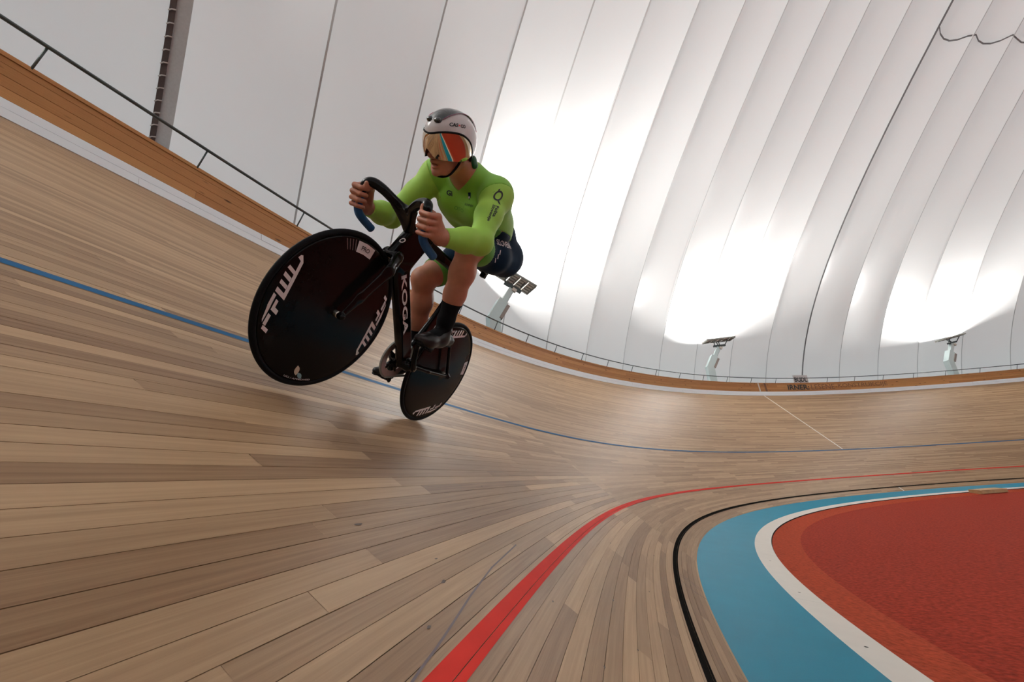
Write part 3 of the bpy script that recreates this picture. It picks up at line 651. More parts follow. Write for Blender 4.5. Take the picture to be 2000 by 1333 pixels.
# handlebar
def side(P, s_): return [(p[0], p[1] * s_, p[2]) for p in P]
BAR = [(.925, 0, .806), (.945, .03, .808), (.976, .055, .815), (1.008, .095, .826), (1.026, .135, .829), (1.034, .158, .812), (1.022, .168, .775), (1.003, .171, .738), (.976, .172, .712), (.935, .172, .702), (.868, .172, .697)]
s = Sdf((.80, -.21, .66), (1.08, .21, .87), .0035)
for sd in (-1, 1):
    B = bez(side(BAR, sd), 4); rad = np.interp(np.linspace(0, 1, len(B)), [0, .2, .45, .55, 1], [.022, .018, .0195, .0155, .0125])
    s.chain(list(zip(B, rad)), .006)
    s.chain([((.955, sd * .046, .803), .014), ((.872, sd * .004, .765), .023)], .014)
s.cone((.925, 0, .803), (.868, 0, .77), .024, .024, .015)
hb = sdf_obj(s, 'handlebar', M_CARBON, bike, 2)
for sd in (-1, 1):
    B = bez(side(BAR, sd), 6); B = B[int(len(B) * .54):]
    g_ = MB().tube(np.vstack([B, B[-1] + (B[-1] - B[-2]) * .4]), np.concatenate([np.full(len(B), .0170), [.008]]), 14).obj('grip', M_GRIP, hb, True)
# drivetrain
BB = np.array([.385, 0, .265]); CA = math.radians(51); CR = .150
ring = []; nt = 54
mb = MB()
for j in range(nt * 4):
    t = 2 * math.pi * j / (nt * 4); r = .104 + (.004 if (j % 4) in (1, 2) else 0)
    for rr_, y in ((.068, -.0435), (r, -.0435), (r, -.0465), (.068, -.0465)): mb.V.append((BB[0] + rr_ * math.cos(t), y, BB[2] + rr_ * math.sin(t)))
m4 = nt * 4; mb.F = [(j * 4 + i, j * 4 + (i + 1) % 4, ((j + 1) % m4) * 4 + (i + 1) % 4, ((j + 1) % m4) * 4 + i) for j in range(m4) for i in range(4)]
cr = mb.obj('chainring', M_RING, bike, False)
sp = MB()
for j in range(5):
    t = CA + math.pi + 2 * math.pi * j / 5; d = np.array([math.cos(t), 0, math.sin(t)]); sp.tube([BB + d * .01 + (0, -.05, 0), BB + d * .075 + (0, -.049, 0)], [.014, .009], 8)
sp.lathe([(0, -.058), (.022, -.058), (.024, -.046)], BB, n=20); sp.obj('spider', M_CARBON, cr, True)
for sd, a in ((1, CA), (-1, CA + math.pi)):
    d = np.array([math.cos(a), 0, math.sin(a)]); r0 = BB + (0, sd * .068, 0); r1 = BB + d * CR + (0, sd * .076, 0)
    ck = MB().tube([BB + (0, sd * .03, 0), r0 + (0, sd * .012, 0)], .016, 14).tube(np.array([r0 - d * .015, r0, r0 + d * .05, r1, r1 + d * .012]), [.012, .017, .0135, .012, .006], 10, sq=None).obj('crank', M_CARBON, bike, True)
    MB().lathe([(0, sd * .082), (.009, sd * .082), (.011, sd * .078)], r0 * (1, 0, 1), n=16).obj('crank_bolt', M_METAL, ck, True)
    pd_ = MB().tube([r1, r1 + (0, sd * .06, 0)], .007, 10).box(r1 + np.array([0, sd * .042, 0]), (.036, .026, .008)).obj('pedal', M_RUB, bike, False)
    MB().box(r1 + np.array([.02, sd * .042, .012]), (.008, .018, .004)).obj('pedal_clip', M_METAL, pd_)
cog = MB().lathe([(.008, -.0465), (.030, -.0465), (.030, -.0435), (.008, -.0435)], (0, 0, WR), n=32).obj('cog', M_METAL, bike, False)
ch = MB(); path = []
for t in np.linspace(math.pi / 2 + .1, -math.pi / 2 + .0, 26): path.append((BB[0] + .106 * math.cos(t), BB[2] + .106 * math.sin(t)))
for t in np.linspace(-math.pi / 2, -3 * math.pi / 2 + .1, 14): path.append((.032 * math.cos(t), WR + .032 * math.sin(t)))
path.append(path[0]); path = np.array(path); L_ = np.concatenate([[0], np.cumsum(np.hypot(*np.diff(path, axis=0).T))])
for q in np.arange(0, L_[-1], .0127):
    c = np.array([np.interp(q, L_, path[:, 0]), -.045, np.interp(q, L_, path[:, 1])]); d = np.array([np.interp(q + .012, L_, path[:, 0]), -.045, np.interp(q + .012, L_, path[:, 1])]) - c; a = math.atan2(d[2], d[0])
    ch.box(c + d / 2, (.0062, .0042, .0042), rotY(-a))
ch.obj('chain', M_LAMPH, bike, False, kind='stuff')
# saddle
s = Sdf((.02, -.1, .78), (.44, .1, 1.0), .004)
s.chain([((.135, 0, .952), .056), ((.235, 0, .942), .038), ((.39, 0, .935), .018)], .03, sq=((0, 0, 1), .30))
for y in (-.05, .05): s.cone((.130, y, .952), (.165, y, .952), .022, .022, .03, sq=((0, 0, 1), .5))
sdf_obj(s, 'saddle', M_RUB, bike, 2)
MB().tube([(.315, 0, .76), (.30, 0, .85), (.285, 0, .92)], [.018, .017, .016], 12).obj('seatpost', M_CARBON, bike, True)
rl = MB()
for y in (-.022, .022): rl.tube([(.135, y, .925), (.195, y, .918), (.285, y, .92), (.365, y, .927)], .0045, 6)
rl.obj('saddle_rail', M_STEEL, bike, True); MB().box((.135, 0, .915), (.012, .016, .018)).obj('saddle_clip', M_RUB, bike)

# decals laid on a mesh: three anchor points in the picture are traced to the surface, the print is laid on flat from there
def ray(px): d = FW + (px[0] - 1000) / F_PX * RT - (px[1] - 666.5) / F_PX * UPV; return d / np.linalg.norm(d)
def bvh_of(objs):
    V, F = [], []
    for o in objs:
        Mw = np.array(MBK); P = np.array([v.co for v in o.data.vertices]); P = P @ Mw[:3, :3].T + Mw[:3, 3]; n = len(V); V += [tuple(p) for p in P]; F += [tuple(i + n for i in f.vertices) for f in o.data.polygons]
    return BVHTree.FromPolygons(V, F)
MI = np.array(MBK.inverted())
def decal(name, T, F, p0, p1, p2, bvh, m_, parent, lift=.0012, **pr):
    hit = []
    for p in (p0, p1, p2):
        h = bvh.ray_cast(Vector(CAM), Vector(ray(p)))
        if h[0] is None: print('decal miss', name, p); return None
        hit.append((np.array(h[0]), np.array(h[1])))
    o = hit[0][0]; ex = hit[1][0] - o; ey = hit[2][0] - o; n = np.cross(ex, ey); n /= np.linalg.norm(n)
    if n @ (CAM - o) < 0: n = -n
    V = []
    for a, b in T:
        q = o + a * ex + b * ey; h = bvh.ray_cast(Vector(q + n * .05), Vector(-n), .12)
        P = np.array(h[0]) + np.array(h[1]) * lift * (1 if np.array(h[1]) @ n > 0 else -1) if h[0] is not None else q + n * lift
        V.append(MI[:3, :3] @ P + MI[:3, 3])
    return mesh_obj(name, V, F, m_, parent, False, **pr)
FB = bvh_of([frame])
T, F, _ = text_geo('KOGA', .03)
decal('lettering', T, F, (783.5, 540), (787.5, 655), (794, 536), FB, M_DECAL, bike, label='white maker lettering down the frame tube')
C_ = [[(.5 + .5 * math.cos(t), .5 + .5 * math.sin(t)) for t in np.linspace(0, 2 * math.pi, 16, endpoint=False)]]
T = [(.5 + r * math.cos(t), .5 + r * math.sin(t)) for r in (.34, .5) for t in np.linspace(0, 2 * math.pi, 20, endpoint=False)]; F = [(i, (i + 1) % 20, 20 + (i + 1) % 20, 20 + i) for i in range(20)]
decal('head_badge', T, F, (778, 471), (789, 464), (783, 476), FB, M_DECAL, bike)
# ------------------------------------------------------------------ rider (same local frame as the bicycle)
def nrm(v): v = np.array(v, float); return v / np.linalg.norm(v)
# head frame
HC = np.array([.930, -.006, 1.143]); HP, HYW, HRL = math.radians(41), math.radians(-4), math.radians(-3)
def rotx(a): c, s_ = math.cos(a), math.sin(a); return np.array([[1, 0, 0], [0, c, -s_], [0, s_, c]])
def rotz(a): c, s_ = math.cos(a), math.sin(a); return np.array([[c, -s_, 0], [s_, c, 0], [0, 0, 1]])
HR = rotz(HYW) @ rotY(HP) @ rotx(-HRL); HS = .95
def hd(x, y, z): return HC + HR @ (np.array([x, y, z], float) * HS)
J = {}
for sd, n in ((1, 'L'), (-1, 'R')):
    J['sho' + n] = np.array([.705, sd * .165, 1.110]); J['hip' + n] = np.array([.175, sd * .085, 1.025])
J['elbL'] = np.array([.775, .262, .862]); J['elbR'] = np.array([.700, -.272, .838])
J['wriL'] = np.array([.945, .207, .757]); J['wriR'] = np.array([.930, -.207, .757])
J['kneL'] = np.array([.597, .110, .886]); J['kneR'] = np.array([.440, -.118, .680])
J['ankL'] = np.array([.395, .112, .490]); J['ankR'] = np.array([.205, -.110, .335])
s = Sdf((-.06, -.36, .10), (1.14, .36, 1.36), .004)
# torso
s.ell((.135, 0, 1.065), (.118, .145, .100), .04)
for sd in (-1, 1): s.ell((.125, sd * .075, 1.055), (.096, .080, .086), .04)
s.chain([((.15, 0, 1.065), .108), ((.28, 0, 1.097), .102), ((.42, 0, 1.105), .102), ((.56, 0, 1.105), .108)], .05, sq=((0, 1, 0), 1.16))
s.ell((.580, 0, 1.100), (.130, .160, .100), .05, rotY(.10))
for sd in (-1, 1):
    s.ell((.62, sd * .080, 1.055), (.080, .070, .065), .045)                         # chest
    s.ell((.50, sd * .115, 1.085), (.15, .06, .09), .05)                          # back muscle
    s.cone((.60, sd * .12, 1.15), (.70, sd * .165, 1.125), .062, .06, .05)        # shoulder blade
    s.cone((.72, sd * .03, 1.155), (.70, sd * .15, 1.135), .05, .052, .05)        # trapezius
# neck and head
s.cone((.71, 0, 1.135), hd(-.03, 0, -.055), .066, .056, .05)
s.ell(hd(-.012, 0, .03), np.array([.098, .074, .105]) * HS, .02, HR)
s.ell(hd(.030, 0, -.055), np.array([.062, .054, .062]) * HS, .025, HR)
s.ell(hd(.020, 0, -.085), np.array([.050, .050, .030]) * HS, .025, HR)
s.ell(hd(.078, 0, -.112), np.array([.019, .021, .017]) * HS, .018, HR)
for sd in (-1, 1):
    s.ell(hd(.058, sd * .036, -.030), np.array([.026, .024, .024]) * HS, .02, HR)  # cheek bone
    s.ell(hd(.105, sd * .011, -.046), np.array([.010, .009, .008]) * HS, .006, HR) # nostril wing
    s.ell(hd(-.005, sd * .078, -.025), np.array([.020, .010, .032]) * HS, .006, HR) # ear
    s.cone(hd(-.02, sd * .05, -.06), hd(.055, sd * .030, -.105), .018, .014, .02)  # jaw line
s.cone(hd(.088, 0, .000), hd(.116, 0, -.040), .009, .0125, .012)
s.ell(hd(.086, 0, -.067), np.array([.017, .026, .012]) * HS, .010, HR)
s.ell(hd(.086, 0, -.066), np.array([.021, .022, .0055]) * HS, .004, HR)
s.ell(hd(.083, 0, -.090), np.array([.017, .021, .0065]) * HS, .006, HR)
s.ell(hd(.100, 0, -.078), np.array([.030, .019, .0058]) * HS, .004, HR, True)
# arms
for n in 'LR':
    sh, el, wr = J['sho' + n], J['elb' + n], J['wri' + n]; sd = 1 if n == 'L' else -1
    s.ell(sh + (0, sd * .012, -.012), (.068, .062, .070), .04)
    m1 = sh * .55 + el * .45; m2 = el * .62 + wr * .38
    s.chain([(sh + (0, sd * .012, -.01), .060), (m1, .0535), (el, .0445), (m2 + (0, 0, -.002), .0455), (wr, .0305)], .03)
    s.ell(el + nrm(el - (sh + wr) / 2) * .008, (.042, .042, .042), .03)
# hands round the drops
for n in 'LR':
    sd = 1 if n == 'L' else -1; T0 = np.array([1.026, sd * .168, .800]); T1 = np.array([.980, sd * .172, .714]); a = nrm(T1 - T0)
    e2 = nrm(np.array([0, sd, 0]) - a * a[1] * sd); e1 = nrm(np.cross(e2, a)); e1 = e1 if e1[0] > 0 else -e1
    def at(c, ang, r): t = math.radians(ang); return c + r * (math.cos(t) * e2 + math.sin(t) * e1)
    wr = J['wri' + n]; mcps = []
    for i, (fr, kk) in enumerate(((.0108, 1.), (.0112, 1.05), (.0108, 1.0), (.0095, .9))):
        c = T0 + a * (.004 + .0242 * i); P = [at(c, -28, .036), at(c, 50, .036 * kk), at(c, 118, .029 * kk), at(c, 172, .025)]
        s.chain([(P[0], fr + .001), (P[1], fr), (P[2], fr * .95), (P[3], fr * .86)], .0015); mcps.append(P[0])
    for i, q in enumerate(mcps):
        s.cone(wr + (mcps[i] - np.mean(mcps, 0)) * .45, q, .0165, .0130, .012)
    s.ell((wr + np.mean(mcps, 0)) / 2 + (0, -sd * .004, 0), (.030, .018, .036), .016)
    c = T0 - a * .006
    s.chain([(wr + (.0, -sd * .014, .012), .017), (at(c + a * .01, -100, .034), .0145), (at(c - a * .004, -158, .030), .0118), (T0 + np.array([.014, -sd * .022, .002]), .0102), (T0 + np.array([.020, -sd * .023, .011]), .0096)], .005)
# legs
for n in 'LR':
    hp_, kn, an = J['hip' + n], J['kne' + n], J['ank' + n]; sd = 1 if n == 'L' else -1
    th = nrm(kn - hp_); shn = nrm(an - kn); back = nrm(np.cross(np.cross(th, shn), shn)); back = back if back[0] < 0 else -back
    s.chain([(hp_ + (0, sd * .005, 0), .088), (hp_ * .62 + kn * .38, .085), (hp_ * .25 + kn * .75, .068), (kn, .056)], .035)
    s.ell(kn + nrm(th - shn) * .012, (.046, .046, .046), .03)
    c1 = kn * .70 + an * .30 + back * .016; c2 = kn * .45 + an * .55 + back * .010
    s.chain([(kn + back * .008, .052), (c1, .058), (c2, .051), (kn * .15 + an * .85, .036), (an, .034)], .03)
    s.ell(c1 + back * .014 + (0, sd * .008, 0), (.040, .040, .060), .03)
    toe = np.array([.50, .118, .415]) if n == 'L' else np.array([.295, -.118, .185])
    s.cone(an, toe, .034, .028, .02)
BV, BQ = s.mesh(1)
bm = bmesh.new()
bvs = [bm.verts.new(v) for v in BV]
for q in BQ:
    try: bm.faces.new([bvs[i] for i in q])
    except ValueError: pass
# hems: cut the surface along planes near each hem
HEM = {}
for n in 'LR':
    HEM['wri' + n] = (J['wri' + n] * .90 + J['elb' + n] * .10, nrm(J['wri' + n] - J['elb' + n]), .075)
    d = nrm(J['kne' + n] - J['hip' + n]); ta, tb_ = (.70, .85) if n == 'L' else (.66, .83); HEM['thA' + n] = (J['hip' + n] * (1 - ta) + J['kne' + n] * ta, d, .14); HEM['thB' + n] = (J['hip' + n] * (1 - tb_) + J['kne' + n] * tb_, nrm(d + np.array([0, 0, .12])), .12)
    d2 = nrm(J['ank' + n] - J['kne' + n]); HEM['soc' + n] = ((J['kne' + n] * .36 + J['ank' + n] * .64) if n == 'L' else (J['kne' + n] * .34 + J['ank' + n] * .66), d2, .08)
for n in 'LR': HEM['sho' + n] = (J['sho' + n] + (J['elb' + n] - J['sho' + n]) * .06, nrm(nrm(J['elb' + n] - J['sho' + n]) + np.array([0, .55 if n == 'L' else -.55, 0])), .13)
HEM['waist'] = (np.array([.315, 0, 1.08]), nrm([1, 0, -.1]), .26)
HEM['neckA'] = (np.array([.730, 0, 1.10]), nrm([1, -.9, 0]), .125); HEM['neckB'] = (np.array([.730, 0, 1.10]), nrm([1, .9, 0]), .125)
for nm, (p, nn, rad) in HEM.items():
    fs = [f for f in bm.faces if (f.calc_center_median() - Vector(p)).length < rad]
    if 'th' in nm or 'soc' in nm or 'wri' in nm or 'sho' in nm: fs = [f for f in fs if f.calc_center_median().y * p[1] > -.0]
    gm = list({v for f in fs for v in f.verts}) + list({e for f in fs for e in f.edges}) + fs
    bmesh.ops.bisect_plane(bm, geom=gm, dist=1e-5, plane_co=Vector(p), plane_no=Vector(nn))
bm.verts.index_update(); bm.faces.index_update()
me = bpy.data.meshes.new('person'); bm.to_mesh(me); me.materials.append(M_SKIN); me.polygons.foreach_set('use_smooth', [True] * len(me.polygons)); me.update()
person = link(bpy.data.objects.new('person', me), label='cyclist in lime green long-sleeved skinsuit and navy shorts crouched low over the handlebar', category='person')
person.matrix_world = MBK
# garments: copies of the body surface by region, a little proud of the skin
cen = np.array([f.calc_center_median() for f in bm.faces]); fverts = [[v.index for v in f.verts] for f in bm.faces]
bm.normal_update(); BVv = np.array([v.co for v in bm.verts]); BNn = np.array([v.normal for v in bm.verts]); bm.free()
def segd(P, a, b):
    d = b - a; t = np.clip(((P - a) @ d) / (d @ d), 0, 1); return np.linalg.norm(P - a - t[:, None] * d, axis=1)
bones = []; names_ = []
def bone(nm, a, b, r): bones.append(segd(cen, np.array(a, float), np.array(b, float)) - r); names_.append(nm)
bone('torso', (.10, 0, 1.06), (.30, 0, 1.10), .105); bone('torso', (.30, 0, 1.10), (.62, 0, 1.10), .105); bone('torso', (.66, .10, 1.12), (.66, -.10, 1.12), .09)
bone('neck', (.78, 0, 1.13), hd(0, 0, 0), .075); bone('neck', hd(0, 0, .05), hd(.05, 0, -.09), .09)
for n in 'LR':
    bone('arm' + n, J['sho' + n], J['elb' + n], .06); bone('arm' + n, J['elb' + n], J['wri' + n], .045)
    hand = np.array([1.0, .17 if n == 'L' else -.17, .76]); bone('hand' + n, J['wri' + n] + nrm(hand - J['wri' + n]) * .02, hand, .045)
    bone('leg' + n, J['hip' + n], J['kne' + n], .0); tt_ = np.clip((cen - J['hip' + n]) @ (J['kne' + n] - J['hip' + n]) / ((J['kne' + n] - J['hip' + n]) @ (J['kne' + n] - J['hip' + n])), 0, 1); dl_ = bones[-1] - np.interp(tt_, [0, .38, .75, 1], [.088, .085, .068, .056]); bones[-1] = np.where(dl_ < .010, np.minimum(dl_, -.05), dl_); bone('shin' + n, J['kne' + n], J['ank' + n], .055); bone('foot' + n, J['ank' + n], [.5, .118, .415] if n == 'L' else [.295, -.118, .185], .03)
BI = np.argmin(np.array(bones), 0); BN_ = np.array(names_)[BI]
def plane(nm):
    if nm == 'neck': return np.minimum(plane('neckA'), plane('neckB'))
    p, nn, _ = HEM[nm]
    return (cen - p) @ nn
reg = np.full(len(cen), 'skin', dtype=object)
tor = BN_ == 'torso'; reg[tor & (plane('waist') > 0)] = 'top'; reg[tor & (plane('waist') <= 0)] = 'shorts'
nk = BN_ == 'neck'; near_neck = (np.abs(cen[:, 1]) < .10) & (np.linalg.norm(cen - HEM['neckA'][0], axis=1) < .15)
reg[nk & (plane('neck') <= 0)] = 'top'; reg[tor & near_neck & (plane('neck') > 0)] = 'skin'
for n in 'LR':
    ar = BN_ == 'arm' + n; reg[ar] = 'top'; reg[(ar | (BN_ == 'hand' + n)) & (plane('wri' + n) > 0)] = 'skin'; reg[(BN_ == 'hand' + n) & (plane('wri' + n) <= 0)] = 'top'
    reg[ar & (plane('sho' + n) > 0) & (plane('wri' + n) <= 0)] = 'sleeve' + n; reg[(BN_ == 'hand' + n) & (plane('wri' + n) <= 0)] = 'sleeve' + n
    reg[tor & (np.linalg.norm(cen - J['sho' + n], axis=1) < .12) & (plane('sho' + n) > 0)] = 'sleeve' + n
    lg = BN_ == 'leg' + n; reg[lg] = 'shorts'; reg[lg & (plane('thA' + n) > 0)] = 'band' + n; reg[lg & (plane('thB' + n) > 0)] = 'skin'
    bl_ = np.min([q for q, m_ in zip(bones, names_) if m_ == 'torso'], 0); reg[lg & (bl_ < .02) & (cen[:, 0] < .45)] = 'shorts'
    sn = (BN_ == 'shin' + n) | (BN_ == 'foot' + n); reg[sn & (plane('soc' + n) > 0)] = 'sock' + n
# tidy the borders between garments: a face with most neighbours in another region joins it
ef = {}
for i, f in enumerate(fverts):
    for k in range(len(f)): ef.setdefault(tuple(sorted((f[k], f[(k + 1) % len(f)]))), []).append(i)
nb = [[] for _ in fverts]
for fs in ef.values():
    if len(fs) == 2: nb[fs[0]].append(fs[1]); nb[fs[1]].append(fs[0])
for _ in range(4):
    new = reg.copy()
    for i, ns_ in enumerate(nb):
        if len(ns_) < 3: continue
        rs = [reg[j] for j in ns_]
        for r_ in set(rs):
            if r_ != reg[i] and rs.count(r_) > len(rs) / 2: new[i] = r_
    reg = new
def garment(name, keys, m_, off, **pr):
    ids = np.where(np.isin(reg, keys))[0]; used = {}; F = []; cnt = {}
    for i in ids:
        f = fverts[i]
        for k in range(len(f)): e = tuple(sorted((f[k], f[(k + 1) % len(f)]))); cnt[e] = cnt.get(e, 0) + 1
        F.append([used.setdefault(v, len(used)) for v in f])
    rim = {v for e, c in cnt.items() if c == 1 for v in e}
    vi = np.array(list(used)); o = np.array([.0008 if v in rim else off for v in vi]); P = BVv.copy(); adj = {}
    for (p_, q_), c in cnt.items():
        if c == 1: adj.setdefault(p_, []).append(q_); adj.setdefault(q_, []).append(p_)
    rk = np.array([v for v in adj if len(adj[v]) == 2]); ra = np.array([adj[v] for v in rk])
    for _ in range(14): P[rk] = .5 * P[rk] + .25 * (P[ra[:, 0]] + P[ra[:, 1]])          # an even hem line
    return mesh_obj(name, P[vi] + BNn[vi] * o[:, None], F, m_, person, True, **pr)
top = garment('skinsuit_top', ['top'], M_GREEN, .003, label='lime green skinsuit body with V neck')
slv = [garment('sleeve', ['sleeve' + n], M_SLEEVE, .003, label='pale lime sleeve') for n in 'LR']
shorts = garment('shorts', ['shorts'], M_NAVY, .003, label='navy skinsuit shorts')
for n in 'LR': garment('leg_band', ['band' + n], M_GRNB, .0035, label='green elastic leg band'); garment('sock', ['sock' + n], M_SOCK, .002, label='black sock')
# shoes
for n in 'LR':
    if n == 'L': H_, B_, T_ = np.array([.315, .114, .475]), np.array([.485, .119, .412]), np.array([.568, .121, .402])
    else: H_, B_, T_ = np.array([.135, -.112, .265]), np.array([.285, -.118, .183]), np.array([.362, -.121, .163])
    s = Sdf(np.minimum(H_, T_) - .08, np.maximum(np.maximum(H_, T_), J['ank' + n]) + .09, .004); d = nrm(T_ - H_); up_ = nrm(np.cross(d, (0, -1, 0))); up_ = up_ if up_[2] > 0 else -up_
    an = J['ank' + n]
    s.chain([(H_, .035), (H_ * .5 + B_ * .5, .034), (B_, .037), (T_, .022)], .03, sq=(up_, .85))
    s.chain([(an + (0, 0, .015), .041), (H_ * .55 + B_ * .45 + up_ * .02, .036), (B_ + up_ * .008, .028)], .03)
    sh_ = sdf_obj(s, 'shoe', M_SHOE, person, 2, label='glossy black aero overshoe')
    so = MB(); 
    s2 = Sdf(np.minimum(H_, T_) - .08, np.maximum(H_, T_) + .06, .004); s2.chain([(H_ - up_ * .028, .028), (H_ * .5 + B_ * .5 - up_ * .022, .024), (B_ - up_ * .028, .036), (T_ - up_ * .016, .022)], .02, sq=(up_, .25)); sdf_obj(s2, 'sole', M_RUB, sh_, 1)

# lettering on the suit
TB = bvh_of([top] + slv); SB = bvh_of([shorts])
T, F, _ = text_geo('SLOVENIA', .02, .06)
decal('lettering', T, F, (971, 478), (999, 487), (970, 466), SB, M_DECAL, person, label='white word SLOVENIA on the navy shorts')
T, F, _ = text_geo('Slovenije', .025, .06); decal('lettering', T, F, (961, 399), (949.5, 431), (968, 401.5), TB, M_INK, person, label='black sponsor lettering on the left sleeve')
T, F, _ = text_geo('Pošta', .025, .06); decal('lettering', T, F, (968.5, 402), (961, 423), (974.5, 404), TB, M_INK, person, label='black sponsor lettering on the left sleeve')
def ring_geo(r0, r1, n=24, a0=0., a1=2 * math.pi):
    T = [(.5 + r * math.cos(t), .5 + r * math.sin(t)) for r in (r0, r1) for t in np.linspace(a0, a1, n)]; return T, [(i, i + 1, n + i + 1, n + i) for i in range(n - 1)]
T, F = ring_geo(.30, .46); n0 = len(T); T += [(-.05, .95), (.10, .95), (.62, 1.12), (.60, .98), (.45, -.02), (.60, .08), (.62, -.30), (.80, -.34)]; F += [(n0, n0 + 1, n0 + 3, n0 + 2), (n0 + 4, n0 + 5, n0 + 7, n0 + 6)]
decal('horn_emblem', T, F, (963, 394), (981, 394), (963, 375), TB, M_INK, person, label='black post horn emblem on the left sleeve')
T, F, _ = text_geo('Gi', .04, .1); decal('lettering', T, F, (872, 381), (884, 384), (873, 371), TB, M_INK, person)
T, F, _ = text_geo('SLOVENIJA', .01, .1); decal('lettering', T, F, (907, 402), (923, 406), (909, 397), TB, M_INK, person)
T, F, _ = text_geo('OTO', .01, .1); decal('lettering', T, F, (887, 409), (905, 416), (888, 402), TB, bpy.data.materials['green_band_fabric'], person)
decal('national_crest', [(.5, 0), (.9, .35), (1, 1), (0, 1), (.1, .35)], [(0, 1, 2, 3, 4)], (914, 391), (919, 391), (914, 376), TB, M_NAVY, person); decal('crest_mountain', [(.0, 0), (1, 0), (.5, 1)], [(0, 1, 2)], (914.5, 388), (918.5, 388), (914.5, 381), TB, M_DECAL, person, .0018)
for k, (x_, y_) in enumerate(((962, 508), (967, 501), (971, 493))):
    decal('thigh_print', [(.0, 0), (1, 0), (1, 1), (0, 1)], [(0, 1, 2, 3)], (x_ + 4, y_ + 5), (x_ + 5.6, y_ + 5), (x_ + 5.5, y_ - 4), SB, M_DECAL, person)

# ------------------------------------------------------------------ helmet (head frame)
Mh = np.eye(4); Mh[:3, :3] = HR * HS; Mh[:3, 3] = HC
helm = thing('cycling_helmet', 'white and black aero track helmet with gold mirrored visor on the rider', 'helmet', MBK @ Matrix(Mh.tolist()))
def hsurf(az, el, g=0.):
    """Egg-shaped shell; az from the face towards the left ear, el upwards."""
    ca = math.cos(az); a = .132 if ca > 0 else .132 + .022 * (-ca) ** 2
    ce, se = math.cos(el), math.sin(el); h = .122 if se > 0 else .130
    x = (a + g) * ce * ca; y = (.093 + g) * ce * math.sin(az); z = (h + g) * se
    return np.array([x - .002, y, z + .018 + .012 * max(0., x) / .13])
def el_low(az):
    a = abs(az); d = math.degrees(a)
    return math.radians(sum(w_ * np.interp(abs(d + o_), [0, 25, 50, 75, 95, 112, 128, 180], [5, 11, 15, 16, 10, -8, -36, -38]) for o_, w_ in ((-14, .15), (-7, .22), (0, .26), (7, .22), (14, .15))))
def vis_low(az):
    d = abs(math.degrees(az)); return math.radians(np.interp(d, [0, 8, 16, 30, 50, 75, 95, 110], [-16, -22, -30, -33, -33, -32, -29, -20]))
naz, nel = 73, 22; V = []
for i in range(naz):
    az = -math.pi + 2 * math.pi * i / (naz - 1); lo = el_low(az)
    for j in range(nel): V.append(hsurf(az, lo + (math.pi / 2 - .02 - lo) * j / (nel - 1)))
shell = mesh_obj('shell', V, grid_faces(naz, nel), M_HELM, helm, True)
V = []
for i in range(naz):
    az = -math.pi + 2 * math.pi * i / (naz - 1); lo = el_low(az)
    for g_, dl in ((.0, .01), (.003, .016), (.0038, -.045), (-.008, -.05)): V.append(hsurf(az, lo + dl, g_))
mesh_obj('edge_trim', V, grid_faces(naz, 4, True), M_RUB, helm, True)
az_max = math.radians(110); V = []; nv = 61
for i in range(nv):
    az = -az_max + 2 * az_max * i / (nv - 1); hi, lo = el_low(az) - .02, min(vis_low(az), el_low(az) - .05)
    for j in range(14): t = j / 13; q = hsurf(az, lo + (hi - lo) * t, (.004 + .006 * max(0, math.cos(az))) * (1 - t) + .001 * t); q[0] += .006 * math.cos(az) * (1 - t); q[2] -= .006 * (1 - t); V.append(q)
visor = mesh_obj('visor', V, grid_faces(nv, 14), M_VISOR, helm, True, label='gold mirrored visor')
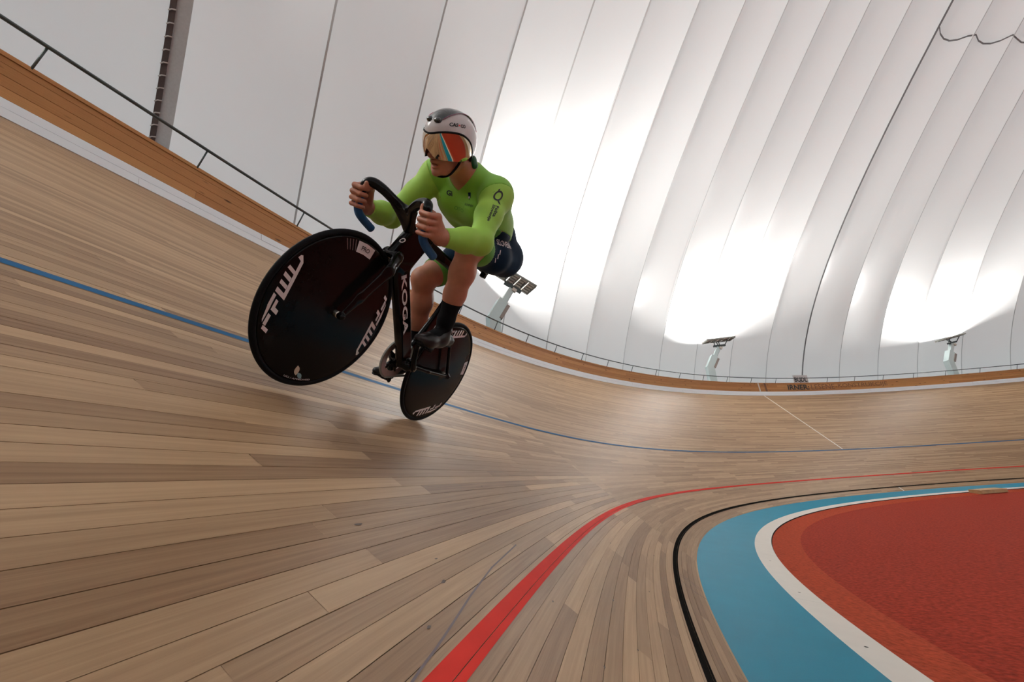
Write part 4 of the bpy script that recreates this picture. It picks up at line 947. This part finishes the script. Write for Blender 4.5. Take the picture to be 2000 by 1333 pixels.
# crown stripe and front vent
V = []; ns = 30
for i in range(ns):
    t = math.radians(32) + (math.radians(160) - math.radians(32)) * i / (ns - 1)
    for j in range(9):
        y = (j / 8 - .5) * 2 * np.interp(i / (ns - 1), [0, .08, .3, 1], [.026, .042, .050, .024]); el = math.asin(min(1, math.sin(t))); q = hsurf(0 if t < math.pi / 2 else math.pi, el, .0015)
        f = y / .0945; q = np.array([q[0] * math.sqrt(1 - .6 * f * f), y, .018 + (q[2] - .018) * math.sqrt(max(0, 1 - 1.0 * f * f))]); V.append(q)
mesh_obj('crown_stripe', V, grid_faces(ns, 9, True), M_HELMD, helm, True)
for sd in (-1, 1):
    P = [np.array(V[i * 9 + (8 if sd > 0 else 0)]) * 1.004 + (0, sd * .002, 0) for i in range(2, ns)]
    MB().tube(P, .0013, 6).obj('pinstripe', M_PINK, helm, True)
sv = Sdf((.06, -.04, .06), (.15, .04, .15), .003)
q0 = hsurf(0, math.radians(34), 0)
for sd in (-1, 1): sv.ell(q0 + (-.006, sd * .020, -.003), (.016, .018, .013), .006)
sdf_obj(sv, 'front_vent', M_HELMD, helm, 1)
sv = Sdf((-.18, -.08, -.12), (-.06, .09, .0), .004); sv.ell((-.128, 0, -.062), (.024, .050, .028), .01); sv.cone((-.122, .035, -.055), (-.115, .056, -.078), .018, .016, .01); sdf_obj(sv, 'rear_dial', M_DGRN, helm, 1)
for sd in (-1, 1):
    MB().tube(bez([(.005, sd * .082, -.035), (.022, sd * .071, -.075), (.040, sd * .048, -.112), (.050, sd * .02, -.126), (.052, 0, -.128)], 5), .005, 8, sq=1.6).obj('chin_strap', M_RUB, helm, True)
Mw_h = np.array(MBK @ Matrix(Mh.tolist()))
hv = [tuple(Mw_h[:3, :3] @ np.array(v.co) + Mw_h[:3, 3]) for v in shell.data.vertices]; HB = BVHTree.FromPolygons(hv, [tuple(f.vertices) for f in shell.data.polygons])
MI0 = MI; MI = np.linalg.inv(Mw_h)
for tx, a, b, c in (('CAS', (877, 247), (894.5, 249), (878, 239.5)), ('CO', (899.5, 250), (909, 251.5), (899.5, 243))):
    T, F, _ = text_geo(tx, .04, .12); decal('lettering', T, F, a, b, c, HB, M_INK, helm, .0012)
decal('red_dot', [(.5 + .5 * math.cos(t), .5 + .5 * math.sin(t)) for t in np.linspace(0, 6.283, 12, endpoint=False)], [tuple(range(12))], (895.3, 247), (898.6, 247.2), (895.3, 243.6), HB, M_REDDOT, helm, .0012)
MI = MI0
